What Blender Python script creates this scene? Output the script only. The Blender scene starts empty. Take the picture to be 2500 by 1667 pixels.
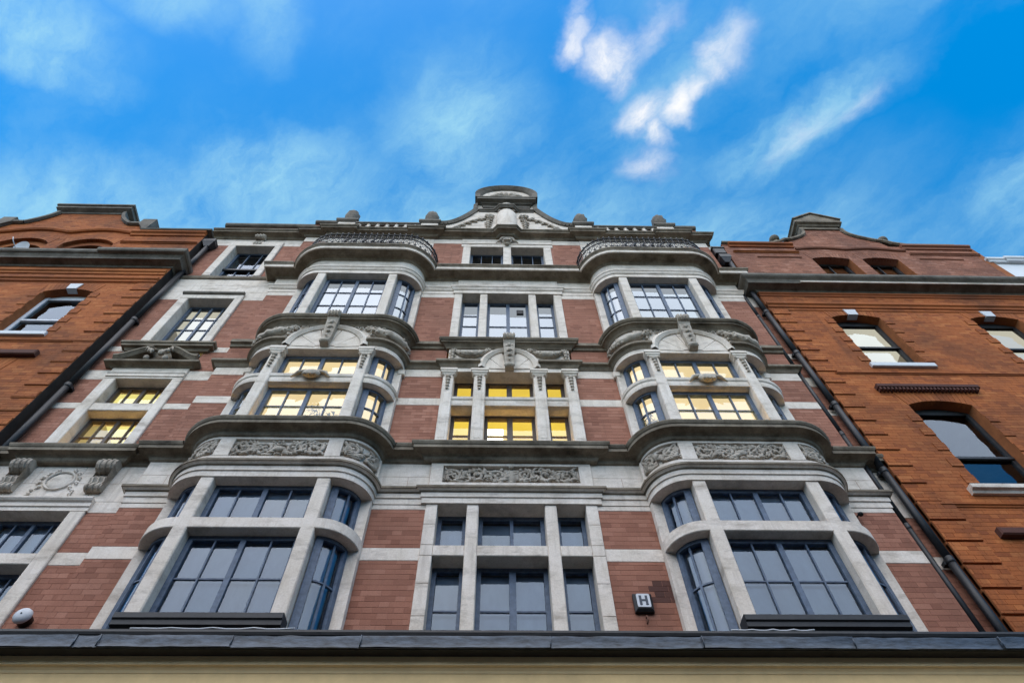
import bpy, math, random
from mathutils import Matrix, Vector

random.seed(7)
R = math.radians
sc = bpy.context.scene
ZO = 1.6            # eye height above the pavement; facade heights below are measured from the eye
D = 7.0             # eye to brick face

# ------------------------------------------------------------------ camera
cam_d = bpy.data.cameras.new('camera')
cam = bpy.data.objects.new('camera', cam_d)
sc.collection.objects.link(cam)
sc.camera = cam
rx = (0.99970456, 0.01179922, 0.02125011)
ry = (-0.02062718, 0.87430606, 0.48493652)
rz = (-0.01285722, -0.48523158, 0.87429114)
m = Matrix(((rx[0], -rx[1], -rx[2]), (ry[0], -ry[1], -ry[2]), (rz[0], -rz[1], -rz[2]))).to_4x4()
m.translation = Vector((-0.24, -D, ZO))
cam.matrix_world = m
cam_d.sensor_width = 36.0
cam_d.lens = 1700.0 / 2500.0 * 36.0
cam_d.clip_start = 0.05
cam_d.clip_end = 4000.0

# ------------------------------------------------------------------ world: daylight sky with drifting cloud
SUN_EL, SUN_AZ = 56.0, 200.0       # degrees; azimuth clockwise from +y : the sun stands behind the camera
w = bpy.data.worlds.new('World')
sc.world = w
w.use_nodes = True
nt = w.node_tree
nt.nodes.clear()
def N(t, **kw):
    n = nt.nodes.new(t)
    for k, v in kw.items():
        setattr(n, k, v)
    return n
def L(a, b):
    nt.links.new(a, b)
def wmath(op, a, b=None, c=None, clamp=False):
    n = N('ShaderNodeMath', operation=op, use_clamp=clamp)
    for i, v in enumerate((a, b, c)):
        if v is None: continue
        if hasattr(v, 'is_linked'): L(v, n.inputs[i])
        else: n.inputs[i].default_value = v
    return n.outputs[0]
out = N('ShaderNodeOutputWorld')
bg = N('ShaderNodeBackground')
bg.inputs['Strength'].default_value = 0.105
L(bg.outputs[0], out.inputs[0])
sky = N('ShaderNodeTexSky', sky_type='NISHITA', sun_disc=False)
sky.sun_elevation = R(SUN_EL)
sky.sun_rotation = R(SUN_AZ)
sky.altitude = 0
sky.air_density = 1.0
sky.dust_density = 0.6
sky.ozone_density = 2.2
hs = N('ShaderNodeHueSaturation')
hs.inputs['Saturation'].default_value = 1.5
hs.inputs['Hue'].default_value = 0.492
hs.inputs['Value'].default_value = 1.0
L(sky.outputs[0], hs.inputs['Color'])
tc = N('ShaderNodeTexCoord')
sx = N('ShaderNodeSeparateXYZ')
L(tc.outputs['Generated'], sx.inputs[0])
zc = wmath('MAXIMUM', sx.outputs[2], 0.12)
cu = wmath('DIVIDE', sx.outputs[0], zc)
cv = wmath('DIVIDE', sx.outputs[1], zc)
cxy = N('ShaderNodeCombineXYZ')
L(cu, cxy.inputs[0]); L(cv, cxy.inputs[1])
# warp so that the cloud edges fray
wn = N('ShaderNodeTexNoise')
wn.inputs['Scale'].default_value = 8.0
wn.inputs['Detail'].default_value = 5.0
wn.inputs['Roughness'].default_value = 0.6
L(cxy.outputs[0], wn.inputs['Vector'])
wsub = N('ShaderNodeVectorMath', operation='SUBTRACT'); wsub.inputs[1].default_value = (.5, .5, .5)
L(wn.outputs['Color'], wsub.inputs[0])
wsc = N('ShaderNodeVectorMath', operation='SCALE'); wsc.inputs[3].default_value = 0.10
L(wsub.outputs[0], wsc.inputs[0])
wadd = N('ShaderNodeVectorMath', operation='ADD')
L(cxy.outputs[0], wadd.inputs[0]); L(wsc.outputs[0], wadd.inputs[1])
P = wadd.outputs[0]
def streak_noise(rot, sxy, scale, detail=6.0, rough=.55, loc=(0, 0, 0)):
    mp = N('ShaderNodeMapping', vector_type='TEXTURE')
    mp.inputs['Rotation'].default_value = (0, 0, R(rot))
    mp.inputs['Scale'].default_value = (sxy[0], sxy[1], 1)
    mp.inputs['Location'].default_value = loc
    L(P, mp.inputs['Vector'])
    n = N('ShaderNodeTexNoise')
    n.inputs['Scale'].default_value = scale
    n.inputs['Detail'].default_value = detail
    n.inputs['Roughness'].default_value = rough
    L(mp.outputs[0], n.inputs['Vector'])
    return n.outputs['Fac']
def mrange(v, a, b, lo=0.0, hi=1.0):
    n = N('ShaderNodeMapRange', interpolation_type='SMOOTHSTEP')
    L(v, n.inputs[0])
    n.inputs[1].default_value = a; n.inputs[2].default_value = b
    n.inputs[3].default_value = lo; n.inputs[4].default_value = hi
    return n.outputs[0]
def blob(u, v, ru, rv, rot, amp):
    mp = N('ShaderNodeMapping', vector_type='TEXTURE')
    mp.inputs['Location'].default_value = (u, v, 0)
    mp.inputs['Rotation'].default_value = (0, 0, R(rot))
    mp.inputs['Scale'].default_value = (ru, rv, 1)
    L(P, mp.inputs['Vector'])
    ln = N('ShaderNodeVectorMath', operation='LENGTH')
    L(mp.outputs[0], ln.inputs[0])
    return mrange(ln.outputs['Value'], 1.0, 0.0, 0.0, amp)
# thick white puffs and long pale veils, given by where they stand in the sky (x/z, y/z)
PUFFS = [(.099, .098, .040, .034, -60, .85), (.093, .069, .034, .022, -80, .5), (.145, .115, .058, .046, -40, 1.0), (.154, .135, .04, .035, -70, .8),
         (.188, .091, .065, .03, -50, .5), (.208, .070, .06, .03, -50, .35), (.288, .116, .038, .055, -10, .75), (.298, .105, .06, .05, -50, .55),
         (.270, .156, .040, .028, -60, .75), (.252, .179, .050, .040, -60, .95), (.199, .195, .058, .045, -25, 1.0), (.176, .207, .04, .03, 0, .6), (.224, .221, .045, .032, 70, .85),
         (.214, .268, .055, .036, 0, .6), (.427, .208, .08, .03, -42, .40), (.497, .169, .06, .025, -45, .35)]
VEILS = [(.43, .20, .24, .075, -42, .9), (.36, .24, .16, .06, -42, .75), (.22, .16, .26, .13, -45, .55), (-.34, .30, .24, .12, -14, 1.15), (-.06, .22, .19, .16, -40, 1.0),
         (-.62, .09, .20, .10, 14, 1.0), (-.62, .14, .18, .06, 14, .9), (-.30, .06, .07, .12, 20, .8), (-.42, .06, .14, .06, 10, .7), (.80, .30, .20, .16, -30, .85), (-.60, .36, .55, .17, 0, .95),
         (.30, .40, .8, .19, 0, .85), (-.1, .38, .8, .19, 0, .95), (.90, .46, .5, .14, 0, .8), (.0, .32, 1.2, .20, 0, .42)]
n1 = mrange(streak_noise(-41, (2.6, .9), 9.0, 10, .66), .24, .74)
n2 = mrange(streak_noise(-41, (1.5, .8), 17.0, 10, .66, (3, 1, 0)), .24, .70)
n0 = mrange(streak_noise(-35, (1.7, .9), 2.2, 7, .58, (7.3, 2.1, 0)), .42, .80)
acc = None
for b in VEILS:
    o = blob(*b)
    acc = o if acc is None else wmath('MAXIMUM', acc, o)
veil = wmath('MULTIPLY', acc, wmath('MULTIPLY_ADD', n1, .82, .18))
acc2 = None
for b in PUFFS:
    o = blob(*b)
    acc2 = o if acc2 is None else wmath('MAXIMUM', acc2, o)
puff = wmath('MULTIPLY', acc2, wmath('MULTIPLY_ADD', n2, .85, .28))
general = wmath('MULTIPLY', n0, .75)
# the drifting veil goes on over the whole dome; near the zenith ahead it is the list above
rad = N('ShaderNodeVectorMath', operation='LENGTH'); L(cxy.outputs[0], rad.inputs[0])
gfar = mrange(rad.outputs['Value'], .55, 1.1, .9, 1.0)
general = wmath('MULTIPLY', general, gfar)
vm = wmath('MAXIMUM', veil, general, clamp=True)
mixv = N('ShaderNodeMix', data_type='RGBA')
L(vm, mixv.inputs[0]); L(hs.outputs[0], mixv.inputs[6])
mixv.inputs[7].default_value = (1.45, 2.75, 3.35, 1)
mixp = N('ShaderNodeMix', data_type='RGBA')
L(wmath('MINIMUM', puff, 1.0), mixp.inputs[0]); L(mixv.outputs[2], mixp.inputs[6])
mixp.inputs[7].default_value = (3.55, 3.6, 3.7, 1)
L(mixp.outputs[2], bg.inputs['Color'])

# ------------------------------------------------------------------ sun (veiled: soft)
sd = bpy.data.lights.new('sun', 'SUN')
sd.energy = 1.4
sd.angle = R(90)
sd.color = (1.0, 0.91, 0.79)
sun = bpy.data.objects.new('sun', sd)
sc.collection.objects.link(sun)
az, el = R(SUN_AZ), R(SUN_EL)
to_sun = Vector((math.sin(az) * math.cos(el), math.cos(az) * math.cos(el), math.sin(el)))
sun.rotation_euler = to_sun.to_track_quat('Z', 'Y').to_euler()
sun.location = (0, -20, 40)

sc.view_settings.view_transform = 'Standard'
sc.view_settings.look = 'None'
sc.view_settings.exposure = 1.4
sc.view_settings.gamma = 1.0
sc.view_settings.use_curve_mapping = False
sc.cycles.max_bounces = 6
sc.cycles.diffuse_bounces = 3
sc.cycles.glossy_bounces = 3
sc.cycles.transparent_max_bounces = 8
sc.cycles.sample_clamp_indirect = 6.0
sc.cycles.use_denoising = True

# ------------------------------------------------------------------ materials
MT = {}
def mat(name, build):
    mm = bpy.data.materials.new(name)
    mm.use_nodes = True
    t = mm.node_tree
    t.nodes.clear()
    o = t.nodes.new('ShaderNodeOutputMaterial')
    s = build(t)
    t.links.new(s, o.inputs['Surface'])
    MT[name] = mm
    return mm
def nn(t, ty, ins=None, **kw):
    n = t.nodes.new(ty)
    for k, v in kw.items(): setattr(n, k, v)
    for k, v in (ins or {}).items():
        if hasattr(v, 'is_linked'): t.links.new(v, n.inputs[k])
        else: n.inputs[k].default_value = v
    return n
def pos(t, sc3=(1, 1, 1)):
    g = nn(t, 'ShaderNodeNewGeometry')
    mp = nn(t, 'ShaderNodeMapping', {'Vector': g.outputs['Position'], 'Scale': sc3})
    return mp.outputs[0]
def noise(t, vec, scale, detail=4, rough=.55):
    return nn(t, 'ShaderNodeTexNoise', {'Vector': vec, 'Scale': scale, 'Detail': detail, 'Roughness': rough}).outputs['Fac']
def ramp(t, fac, stops):
    r = nn(t, 'ShaderNodeValToRGB', {'Fac': fac})
    e = r.color_ramp.elements
    while len(e) < len(stops): e.new(.5)
    for i, (p, c) in enumerate(stops):
        e[i].position = p
        e[i].color = c if len(c) == 4 else (*c, 1)
    return r.outputs['Color']
def mix(t, fac, a, b, mode='MIX'):
    n = nn(t, 'ShaderNodeMix', data_type='RGBA', blend_type=mode)
    for i, v in ((0, fac), (6, a), (7, b)):
        if hasattr(v, 'is_linked'): t.links.new(v, n.inputs[i])
        else: n.inputs[i].default_value = v if i == 0 or len(v) == 4 else (*v, 1)
    return n.outputs[2]
def bump(t, h, strength, dist=.01):
    return nn(t, 'ShaderNodeBump', {'Height': h, 'Strength': strength, 'Distance': dist}).outputs[0]
def pbsdf(t, col, rough, normal=None, metal=0.0, spec=.4):
    n = nn(t, 'ShaderNodeBsdfPrincipled', {'Roughness': rough, 'Metallic': metal, 'Specular IOR Level': spec})
    if hasattr(col, 'is_linked'): t.links.new(col, n.inputs['Base Color'])
    else: n.inputs['Base Color'].default_value = (*col, 1)
    if normal is not None: t.links.new(normal, n.inputs['Normal'])
    return n.outputs[0]

def stone(c1, c2, stain, stain_amt):
    def b(t):
        p = pos(t)
        base = ramp(t, noise(t, p, 2.3, 6, .6), [(.30, c1), (.68, c2)])
        fine = noise(t, p, 46, 5, .7)
        base = mix(t, .35, base, ramp(t, fine, [(.3, (.35, .35, .35)), (.7, (.85, .85, .85))]), 'OVERLAY')
        # rain streaks run down, soot gathers in patches
        st = noise(t, pos(t, (9, 9, .9)), 1.0, 6, .65)
        so = noise(t, pos(t, (1.4, 1.4, 3.5)), 1.3, 6, .7)
        k = nn(t, 'ShaderNodeMath', {0: ramp(t, st, [(.50, (0, 0, 0)), (.74, (1, 1, 1))]), 1: .55}, operation='MULTIPLY').outputs[0]
        k2 = nn(t, 'ShaderNodeMath', {0: k, 1: ramp(t, so, [(.50, (0, 0, 0)), (.72, (1, 1, 1))])}, operation='MAXIMUM').outputs[0]
        k3 = nn(t, 'ShaderNodeMath', {0: k2, 1: stain_amt}, operation='MULTIPLY').outputs[0]
        col = mix(t, k3, base, stain)
        h = nn(t, 'ShaderNodeMath', {0: fine, 1: noise(t, p, 9, 4)}, operation='ADD').outputs[0]
        return pbsdf(t, col, .82, bump(t, h, .25, .006), spec=.25)
    return b
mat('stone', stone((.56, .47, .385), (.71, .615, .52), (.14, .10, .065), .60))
mat('stone_moulding', stone((.095, .073, .048), (.25, .205, .15), (.022, .016, .010), .85))  # base darkened to carry soffit shade on top of real dirt
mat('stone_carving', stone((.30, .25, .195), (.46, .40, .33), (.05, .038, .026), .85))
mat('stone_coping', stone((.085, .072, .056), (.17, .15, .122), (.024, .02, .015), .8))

def brick(ca, cb, cc, stainc, stain_amt):
    def b(t):
        g = nn(t, 'ShaderNodeNewGeometry')
        oi = nn(t, 'ShaderNodeObjectInfo')
        rnd = nn(t, 'ShaderNodeMath', {0: g.outputs['Random Per Island'], 1: oi.outputs['Random']}, operation='ADD').outputs[0]
        rnd = nn(t, 'ShaderNodeMath', {0: rnd}, operation='FRACT').outputs[0]
        col = ramp(t, rnd, [(0, ca), (.35, cb), (.75, cb), (1, cc)])
        p = pos(t)
        col = mix(t, .5, col, ramp(t, noise(t, p, 60, 4, .7), [(.3, (.32, .32, .32)), (.7, (.72, .72, .72))]), 'OVERLAY')
        big = noise(t, p, .75, 6, .62)
        col = mix(t, nn(t, 'ShaderNodeMath', {0: ramp(t, big, [(.42, (0, 0, 0)), (.75, (1, 1, 1))]), 1: stain_amt}, operation='MULTIPLY').outputs[0], col, stainc)
        stv = noise(t, pos(t, (7, 7, .55)), 1.0, 5, .6)
        col = mix(t, ramp(t, stv, [(.54, (0, 0, 0)), (.78, (.5, .5, .5))]), col, stainc)
        # pale bloom of lime here and there
        eff = noise(t, pos(t, (1, 1, .6)), 2.6, 6, .72)
        col = mix(t, ramp(t, eff, [(.66, (0, 0, 0)), (.84, (.45, .45, .45))]), col, (.42, .33, .29))
        return pbsdf(t, col, .85, bump(t, noise(t, p, 90, 3, .7), .35, .004), spec=.2)
    return b
mat('brick_pink', brick((.225, .091, .058), (.305, .131, .084), (.365, .168, .112), (.155, .068, .044), .7))
mat('brick_orange', brick((.235, .064, .019), (.345, .100, .027), (.42, .14, .042), (.105, .036, .016), .95))
mat('brick_brown', brick((.20, .080, .046), (.29, .118, .070), (.37, .175, .115), (.12, .052, .035), .9))
def plain(col, rough=.8, var=.25, scale=6, bumpd=.3, spec=.3, metal=0.0, sc3=(1, 1, 1)):
    def b(t):
        p = pos(t, sc3)
        n = noise(t, p, scale, 6, .65)
        lo = tuple(c * (1 - var) for c in col); hi = tuple(min(1, c * (1 + var)) for c in col)
        return pbsdf(t, ramp(t, n, [(.3, lo), (.7, hi)]), rough, bump(t, noise(t, p, scale * 6, 4), bumpd, .004), metal, spec)
    return b
mat('mortar_pink', plain((.30, .135, .092), .95, .2))
mat('mortar_orange', plain((.27, .09, .03), .95, .25))
mat('frame_blue', plain((.085, .115, .165), .55, .3, 14, .2))
mat('frame_dark', plain((.022, .024, .026), .5, .3, 14, .2))
mat('frame_brown', plain((.075, .055, .045), .55, .25, 14, .2))
mat('frame_white', plain((.62, .63, .66), .55, .12, 10, .15))
mat('iron', plain((.010, .011, .013), .5, .4, 20, .3, .3))
mat('lead', plain((.040, .052, .068), .42, .85, 7, .5, .5, 0.25, (1, 1, 4)))
mat('cream_paint', plain((.90, .68, .36), .55, .10, 3, .15))
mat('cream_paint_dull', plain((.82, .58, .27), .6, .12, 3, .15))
mat('black_paint', plain((.018, .018, .019), .5, .4, 8, .3))
mat('white_paint', plain((.52, .53, .545), .5, .06, 8, .1))
mat('navy_paint', plain((.02, .028, .045), .4, .2, 8, .1))
mat('soot_shade', plain((.03, .022, .018), .9, .4, 4, .3))
mat('blind', plain((.19, .25, .33), .85, .22, 2.6, .1, sc3=(1, 1, .4)))
mat('plaster', plain((.55, .52, .47), .9, .08, 2, .1))
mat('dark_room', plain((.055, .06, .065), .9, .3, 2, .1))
mat('leaf', plain((.045, .08, .03), .6, .4, 9, .2))
mat('terracotta', plain((.28, .12, .07), .8, .2, 9, .2))
mat('asphalt', plain((.05, .05, .052), .9, .25, 8, .5))
mat('paving', plain((.13, .125, .12), .9, .2, 3, .4))
mat('slate', plain((.06, .065, .075), .7, .3, 6, .3))
mat('white_wall', plain((.66, .67, .68), .85, .08, 2, .2))
mat('rust', plain((.12, .055, .035), .8, .5, 12, .4))

def glass(t):
    p = pos(t)
    oi = nn(t, 'ShaderNodeObjectInfo')
    wn1 = nn(t, 'ShaderNodeTexWhiteNoise', {'W': oi.outputs['Random']}, noise_dimensions='1D')
    sb = nn(t, 'ShaderNodeVectorMath', {0: wn1.outputs['Color'], 1: (.5, .5, .5)}, operation='SUBTRACT')
    tl = nn(t, 'ShaderNodeVectorMath', {0: sb.outputs[0]}, operation='SCALE'); tl.inputs[3].default_value = .08
    bw = bump(t, noise(t, p, 2.2, 2, .4), .10, .02)
    ad = nn(t, 'ShaderNodeVectorMath', {0: bw, 1: tl.outputs[0]}, operation='ADD')
    wav = nn(t, 'ShaderNodeVectorMath', {0: ad.outputs[0]}, operation='NORMALIZE').outputs[0]
    fr = nn(t, 'ShaderNodeFresnel', {'IOR': 1.7, 'Normal': wav}).outputs[0]
    gl = nn(t, 'ShaderNodeBsdfGlossy', {'Color': (.78, .89, 1, 1), 'Roughness': .015, 'Normal': wav}).outputs[0]
    tr = nn(t, 'ShaderNodeBsdfTransparent', {'Color': (.88, .91, .92, 1)}).outputs[0]
    return nn(t, 'ShaderNodeMixShader', {0: fr, 1: tr, 2: gl}).outputs[0]
mat('glass', glass)
def emit(col, strength, var=.0):
    def b(t):
        n = noise(t, pos(t), 1.2, 2, .4)
        lo = tuple(c * (1 - var) for c in col)
        return nn(t, 'ShaderNodeEmission', {'Color': ramp(t, n, [(.35, lo), (.65, col)]), 'Strength': strength}).outputs[0]
    return b
mat('glow_cream', emit((1.0, .76, .40), .44, .10))  # glow given to the ceilings themselves, standing in for the rooms' light
mat('glow_yellow', emit((1.0, .68, .085), .42, .12))
mat('glow_lemon', emit((.98, .84, .27), .44, .10))
mat('glow_white', emit((.92, .86, .68), .30, .10))
mat('glow_cool', emit((.72, .78, .86), .24, .10))
mat('soffit_glow', emit((1.0, .62, .16), 16.0))
mat('lamp', emit((1.0, .93, .72), 3.0))
mat('lamp_fill', emit((1.0, .78, .44), 11.0))  # warm fill for unseen strips added to brighten room walls

# ------------------------------------------------------------------ mesh helpers
def wloc(o):
    v = Vector((0, 0, 0))
    while o is not None:
        v += o.location
        o = o.parent
    return v
class MB:
    def __init__(s):
        s.v = []; s.f = []; s.sm = []
    def add(s, verts, faces, smooth=False):
        b = len(s.v)
        s.v += [tuple(q) for q in verts]
        s.f += [tuple(b + i for i in f) for f in faces]
        s.sm += [smooth] * len(faces)
    def box(s, x0, x1, y0, y1, z0, z1):
        s.add([(x0, y0, z0), (x1, y0, z0), (x1, y1, z0), (x0, y1, z0), (x0, y0, z1), (x1, y0, z1), (x1, y1, z1), (x0, y1, z1)],
              [(0, 3, 2, 1), (4, 5, 6, 7), (0, 1, 5, 4), (1, 2, 6, 5), (2, 3, 7, 6), (3, 0, 4, 7)])
        return s
    def bbox(s, x0, x1, y0, y1, z0, z1, b=.012):
        # a box with its front (-y) edges chamfered
        if min(x1 - x0, z1 - z0, y1 - y0) < 2.2 * b: return s.box(x0, x1, y0, y1, z0, z1)
        s.add([(x0, y1, z0), (x1, y1, z0), (x1, y1, z1), (x0, y1, z1),
               (x0, y0 + b, z0), (x1, y0 + b, z0), (x1, y0 + b, z1), (x0, y0 + b, z1),
               (x0 + b, y0, z0 + b), (x1 - b, y0, z0 + b), (x1 - b, y0, z1 - b), (x0 + b, y0, z1 - b)],
              [(0, 3, 2, 1), (0, 1, 5, 4), (1, 2, 6, 5), (2, 3, 7, 6), (3, 0, 4, 7),
               (4, 5, 9, 8), (5, 6, 10, 9), (6, 7, 11, 10), (7, 4, 8, 11), (8, 9, 10, 11)])
        return s
    def sweep(s, path, prof, caps=True, closed=True, smooth=False):
        n = len(path); k = len(prof)
        offs = mitres(path)
        vs = []
        for (x, y), (mx, my) in zip(path, offs):
            for o, z in prof: vs.append((x + mx * o, y + my * o, z))
        fs = []
        kk = k if closed else k - 1
        for i in range(n - 1):
            for j in range(kk):
                a = i * k + j; b = i * k + (j + 1) % k
                fs.append((a, a + k, b + k, b))
        if caps and closed:
            fs.append(tuple(range(k)))
            fs.append(tuple((n - 1) * k + j for j in range(k - 1, -1, -1)))
        s.add(vs, fs, smooth)
        return s
    def prism(s, poly, y0, y1):
        # polygon in x,z extruded along y (front y0)
        n = len(poly)
        s.add([(x, y0, z) for x, z in poly] + [(x, y1, z) for x, z in poly],
              [tuple(range(n))] + [tuple(range(2 * n - 1, n - 1, -1))] + [(i, i + n, (i + 1) % n + n, (i + 1) % n) for i in range(n)])
        return s
    def slab(s, poly, z0, z1):
        n = len(poly)
        s.add([(x, y, z0) for x, y in poly] + [(x, y, z1) for x, y in poly],
              [tuple(range(n - 1, -1, -1))] + [tuple(range(n, 2 * n))] + [(i, (i + 1) % n, (i + 1) % n + n, i + n) for i in range(n)])
        return s
    def tube(s, pts, rad, seg=6, smooth=True, caps=True):
        pts = [Vector(p) for p in pts]
        n = len(pts)
        if not hasattr(rad, '__len__'): rad = [rad] * n
        prev = None
        vs = []
        for i, p in enumerate(pts):
            d = (pts[min(i + 1, n - 1)] - pts[max(i - 1, 0)])
            if d.length < 1e-9: d = Vector((0, 0, 1))
            d.normalize()
            if prev is None:
                a = Vector((0, 1, 0)) if abs(d.y) < .9 else Vector((1, 0, 0))
            else: a = prev
            u = (a - d * a.dot(d)).normalized()
            prev = u
            v = d.cross(u)
            for j in range(seg):
                t = 2 * math.pi * j / seg
                vs.append(p + (u * math.cos(t) + v * math.sin(t)) * rad[i])
        fs = [(i * seg + j, i * seg + (j + 1) % seg, (i + 1) * seg + (j + 1) % seg, (i + 1) * seg + j) for i in range(n - 1) for j in range(seg)]
        if caps: fs += [tuple(range(seg - 1, -1, -1)), tuple((n - 1) * seg + j for j in range(seg))]
        s.add(vs, fs, smooth)
        return s
    def ball(s, c, r, nu=8, nv=5, smooth=True):
        # r may be a triple
        rx_, ry_, rz_ = r if hasattr(r, '__len__') else (r, r, r)
        vs = [(c[0], c[1], c[2] - rz_)]
        for i in range(1, nv):
            t = -math.pi / 2 + math.pi * i / nv
            for j in range(nu):
                a = 2 * math.pi * j / nu
                vs.append((c[0] + rx_ * math.cos(t) * math.cos(a), c[1] + ry_ * math.cos(t) * math.sin(a), c[2] + rz_ * math.sin(t)))
        vs.append((c[0], c[1], c[2] + rz_))
        fs = [(0, 1 + (j + 1) % nu, 1 + j) for j in range(nu)]
        for i in range(nv - 2):
            for j in range(nu):
                a = 1 + i * nu + j; b = 1 + i * nu + (j + 1) % nu
                fs.append((a, b, b + nu, a + nu))
        t = len(vs) - 1; b0 = 1 + (nv - 2) * nu
        fs += [(b0 + j, b0 + (j + 1) % nu, t) for j in range(nu)]
        s.add(vs, fs, smooth)
        return s
    def build(s, name, mt, parent=None, kind=None, dz=ZO):
        me = bpy.data.meshes.new(name)
        off = wloc(parent) if parent else Vector((0, 0, 0))
        me.from_pydata([(x - off.x, y - off.y, z + dz - off.z) for x, y, z in s.v], [], s.f)
        if any(s.sm): me.polygons.foreach_set('use_smooth', s.sm)
        me.materials.append(MT[mt])
        o = bpy.data.objects.new(name, me)
        sc.collection.objects.link(o)
        if parent: o.parent = parent
        if kind: o['kind'] = kind
        return o
def mitres(path):
    n = len(path); ns = []
    for i in range(n - 1):
        dx = path[i + 1][0] - path[i][0]; dy = path[i + 1][1] - path[i][1]
        l = math.hypot(dx, dy) or 1e-9
        ns.append((dy / l, -dx / l))
    o = []
    for i in range(n):
        a = ns[max(i - 1, 0)]; b = ns[min(i, n - 2)]
        k = 1 + a[0] * b[0] + a[1] * b[1]
        k = max(k, .25)
        o.append(((a[0] + b[0]) / k, (a[1] + b[1]) / k))
    return o
def tag(o, label, cat, group=None):
    o['label'] = label; o['category'] = cat
    if group: o['group'] = group
    return o
def thing(name, label, cat, loc=(0, 0, 0), group=None):
    o = bpy.data.objects.new(name, None)
    sc.collection.objects.link(o)
    o.location = loc
    o.empty_display_size = .3
    return tag(o, label, cat, group)
def BX(name, mt, parent, x0, x1, y0, y1, z0, z1, b=0.0):
    mb = MB()
    (mb.bbox(x0, x1, y0, y1, z0, z1, b) if b else mb.box(x0, x1, y0, y1, z0, z1))
    return mb.build(name, mt, parent)

# ------------------------------------------------------------------ brickwork: every brick has its own edges
def intervals(x0, x1, cuts):
    iv = [(x0, x1)]
    for a, b in cuts:
        nx = []
        for p, q in iv:
            if b <= p or a >= q: nx.append((p, q)); continue
            if a > p: nx.append((p, a))
            if b < q: nx.append((b, q))
        iv = nx
    return [(p, q) for p, q in iv if q - p > .03]
def lay(x0, x1, z0, z1, y, ch, holes=(), span=None, joint=.005):
    """Flemish bond; yields (x0,x1,z0,z1) of each brick. holes: (x0,x1,z0,z1). span(z)->(x0,x1) trims a shaped wall."""
    k0 = int(math.floor(z0 / ch + .001))
    k = k0
    while k * ch < z1 - .012:
        a = max(k * ch, z0); b = min((k + 1) * ch, z1)
        if b - a > .018:
            zc = (a + b) / 2
            xa, xb = x0, x1
            if span:
                sp = span(zc)
                if sp is None: k += 1; continue
                xa, xb = max(x0, sp[0]), min(x1, sp[1])
            cuts = [(h[0], h[1]) for h in holes if h[2] < zc < h[3]]
            ls, lh = ch * 2.95, ch * 1.46
            per = ls + lh
            off = 0 if k % 2 == 0 else per / 2
            for p, q in intervals(xa, xb, cuts):
                j = math.floor((p - off) / per) - 1
                x = off + j * per
                while x < q:
                    for ln in (ls, lh):
                        u, v = max(x, p), min(x + ln, q)
                        if v - u > .03: yield (u + joint / 2, v - joint / 2, a + joint / 2, b - joint / 2)
                        x += ln
        k += 1
UNIT = {}
def unit_brick(mt):
    if mt not in UNIT:
        me = bpy.data.meshes.new('brick')
        c = .03
        V_ = [(0, 1, 0), (1, 1, 0), (1, 1, 1), (0, 1, 1), (0, c, 0), (1, c, 0), (1, c, 1), (0, c, 1), (c * .5, 0, c), (1 - c * .5, 0, c), (1 - c * .5, 0, 1 - c), (c * .5, 0, 1 - c)]
        me.from_pydata(V_, [], [(0, 1, 5, 4), (1, 2, 6, 5), (2, 3, 7, 6), (3, 0, 4, 7), (4, 5, 9, 8), (5, 6, 10, 9), (6, 7, 11, 10), (7, 4, 8, 11), (8, 9, 10, 11)])
        me.materials.append(MT[mt])
        UNIT[mt] = me
    return UNIT[mt]
def brickwork(parent, bricks, y, mt, rec=.003, single=None, limit=300):
    """bricks: list of quads. Those for which single() is true become objects, the rest one mass."""
    mb = MB(); n = 0
    me = unit_brick(mt)
    off = wloc(parent)
    rs = random.Random(len(bricks))
    for (u, v, a, b) in bricks:
        d = rs.uniform(-.001, .001)
        if single and n < limit and single(u, v, a, b):
            o = bpy.data.objects.new('brick', me)
            sc.collection.objects.link(o)
            o.parent = parent
            o.location = (u - off.x, y + d - off.y, a + ZO - off.z)
            o.scale = (v - u, rec + .02, b - a)
            n += 1
        else:
            mb.add([(u, y + d, a), (v, y + d, a), (v, y + d, b), (u, y + d, b), (u, y + rec + .01, a), (v, y + rec + .01, a), (v, y + rec + .01, b), (u, y + rec + .01, b)],
                   [(0, 1, 2, 3), (0, 4, 5, 1), (1, 5, 6, 2), (2, 6, 7, 3), (3, 7, 4, 0)])
    if mb.v: mb.build('brickwork', mt, parent, 'stuff')
def backing(mb, x0, x1, z0, z1, y0, y1, holes=()):
    xs = sorted({x0, x1, *[min(max(h[i], x0), x1) for h in holes for i in (0, 1)]})
    zs = sorted({z0, z1, *[min(max(h[i], z0), z1) for h in holes for i in (2, 3)]})
    for i in range(len(xs) - 1):
        run = None
        for j in range(len(zs) - 1):
            cx, cz = (xs[i] + xs[i + 1]) / 2, (zs[j] + zs[j + 1]) / 2
            solid = not any(h[0] < cx < h[1] and h[2] < cz < h[3] for h in holes)
            if solid:
                if run is None: run = [zs[j], zs[j + 1]]
                else: run[1] = zs[j + 1]
            if (not solid or j == len(zs) - 2) and run:
                mb.box(xs[i], xs[i + 1], y0, y1, run[0], run[1]); run = None

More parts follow.
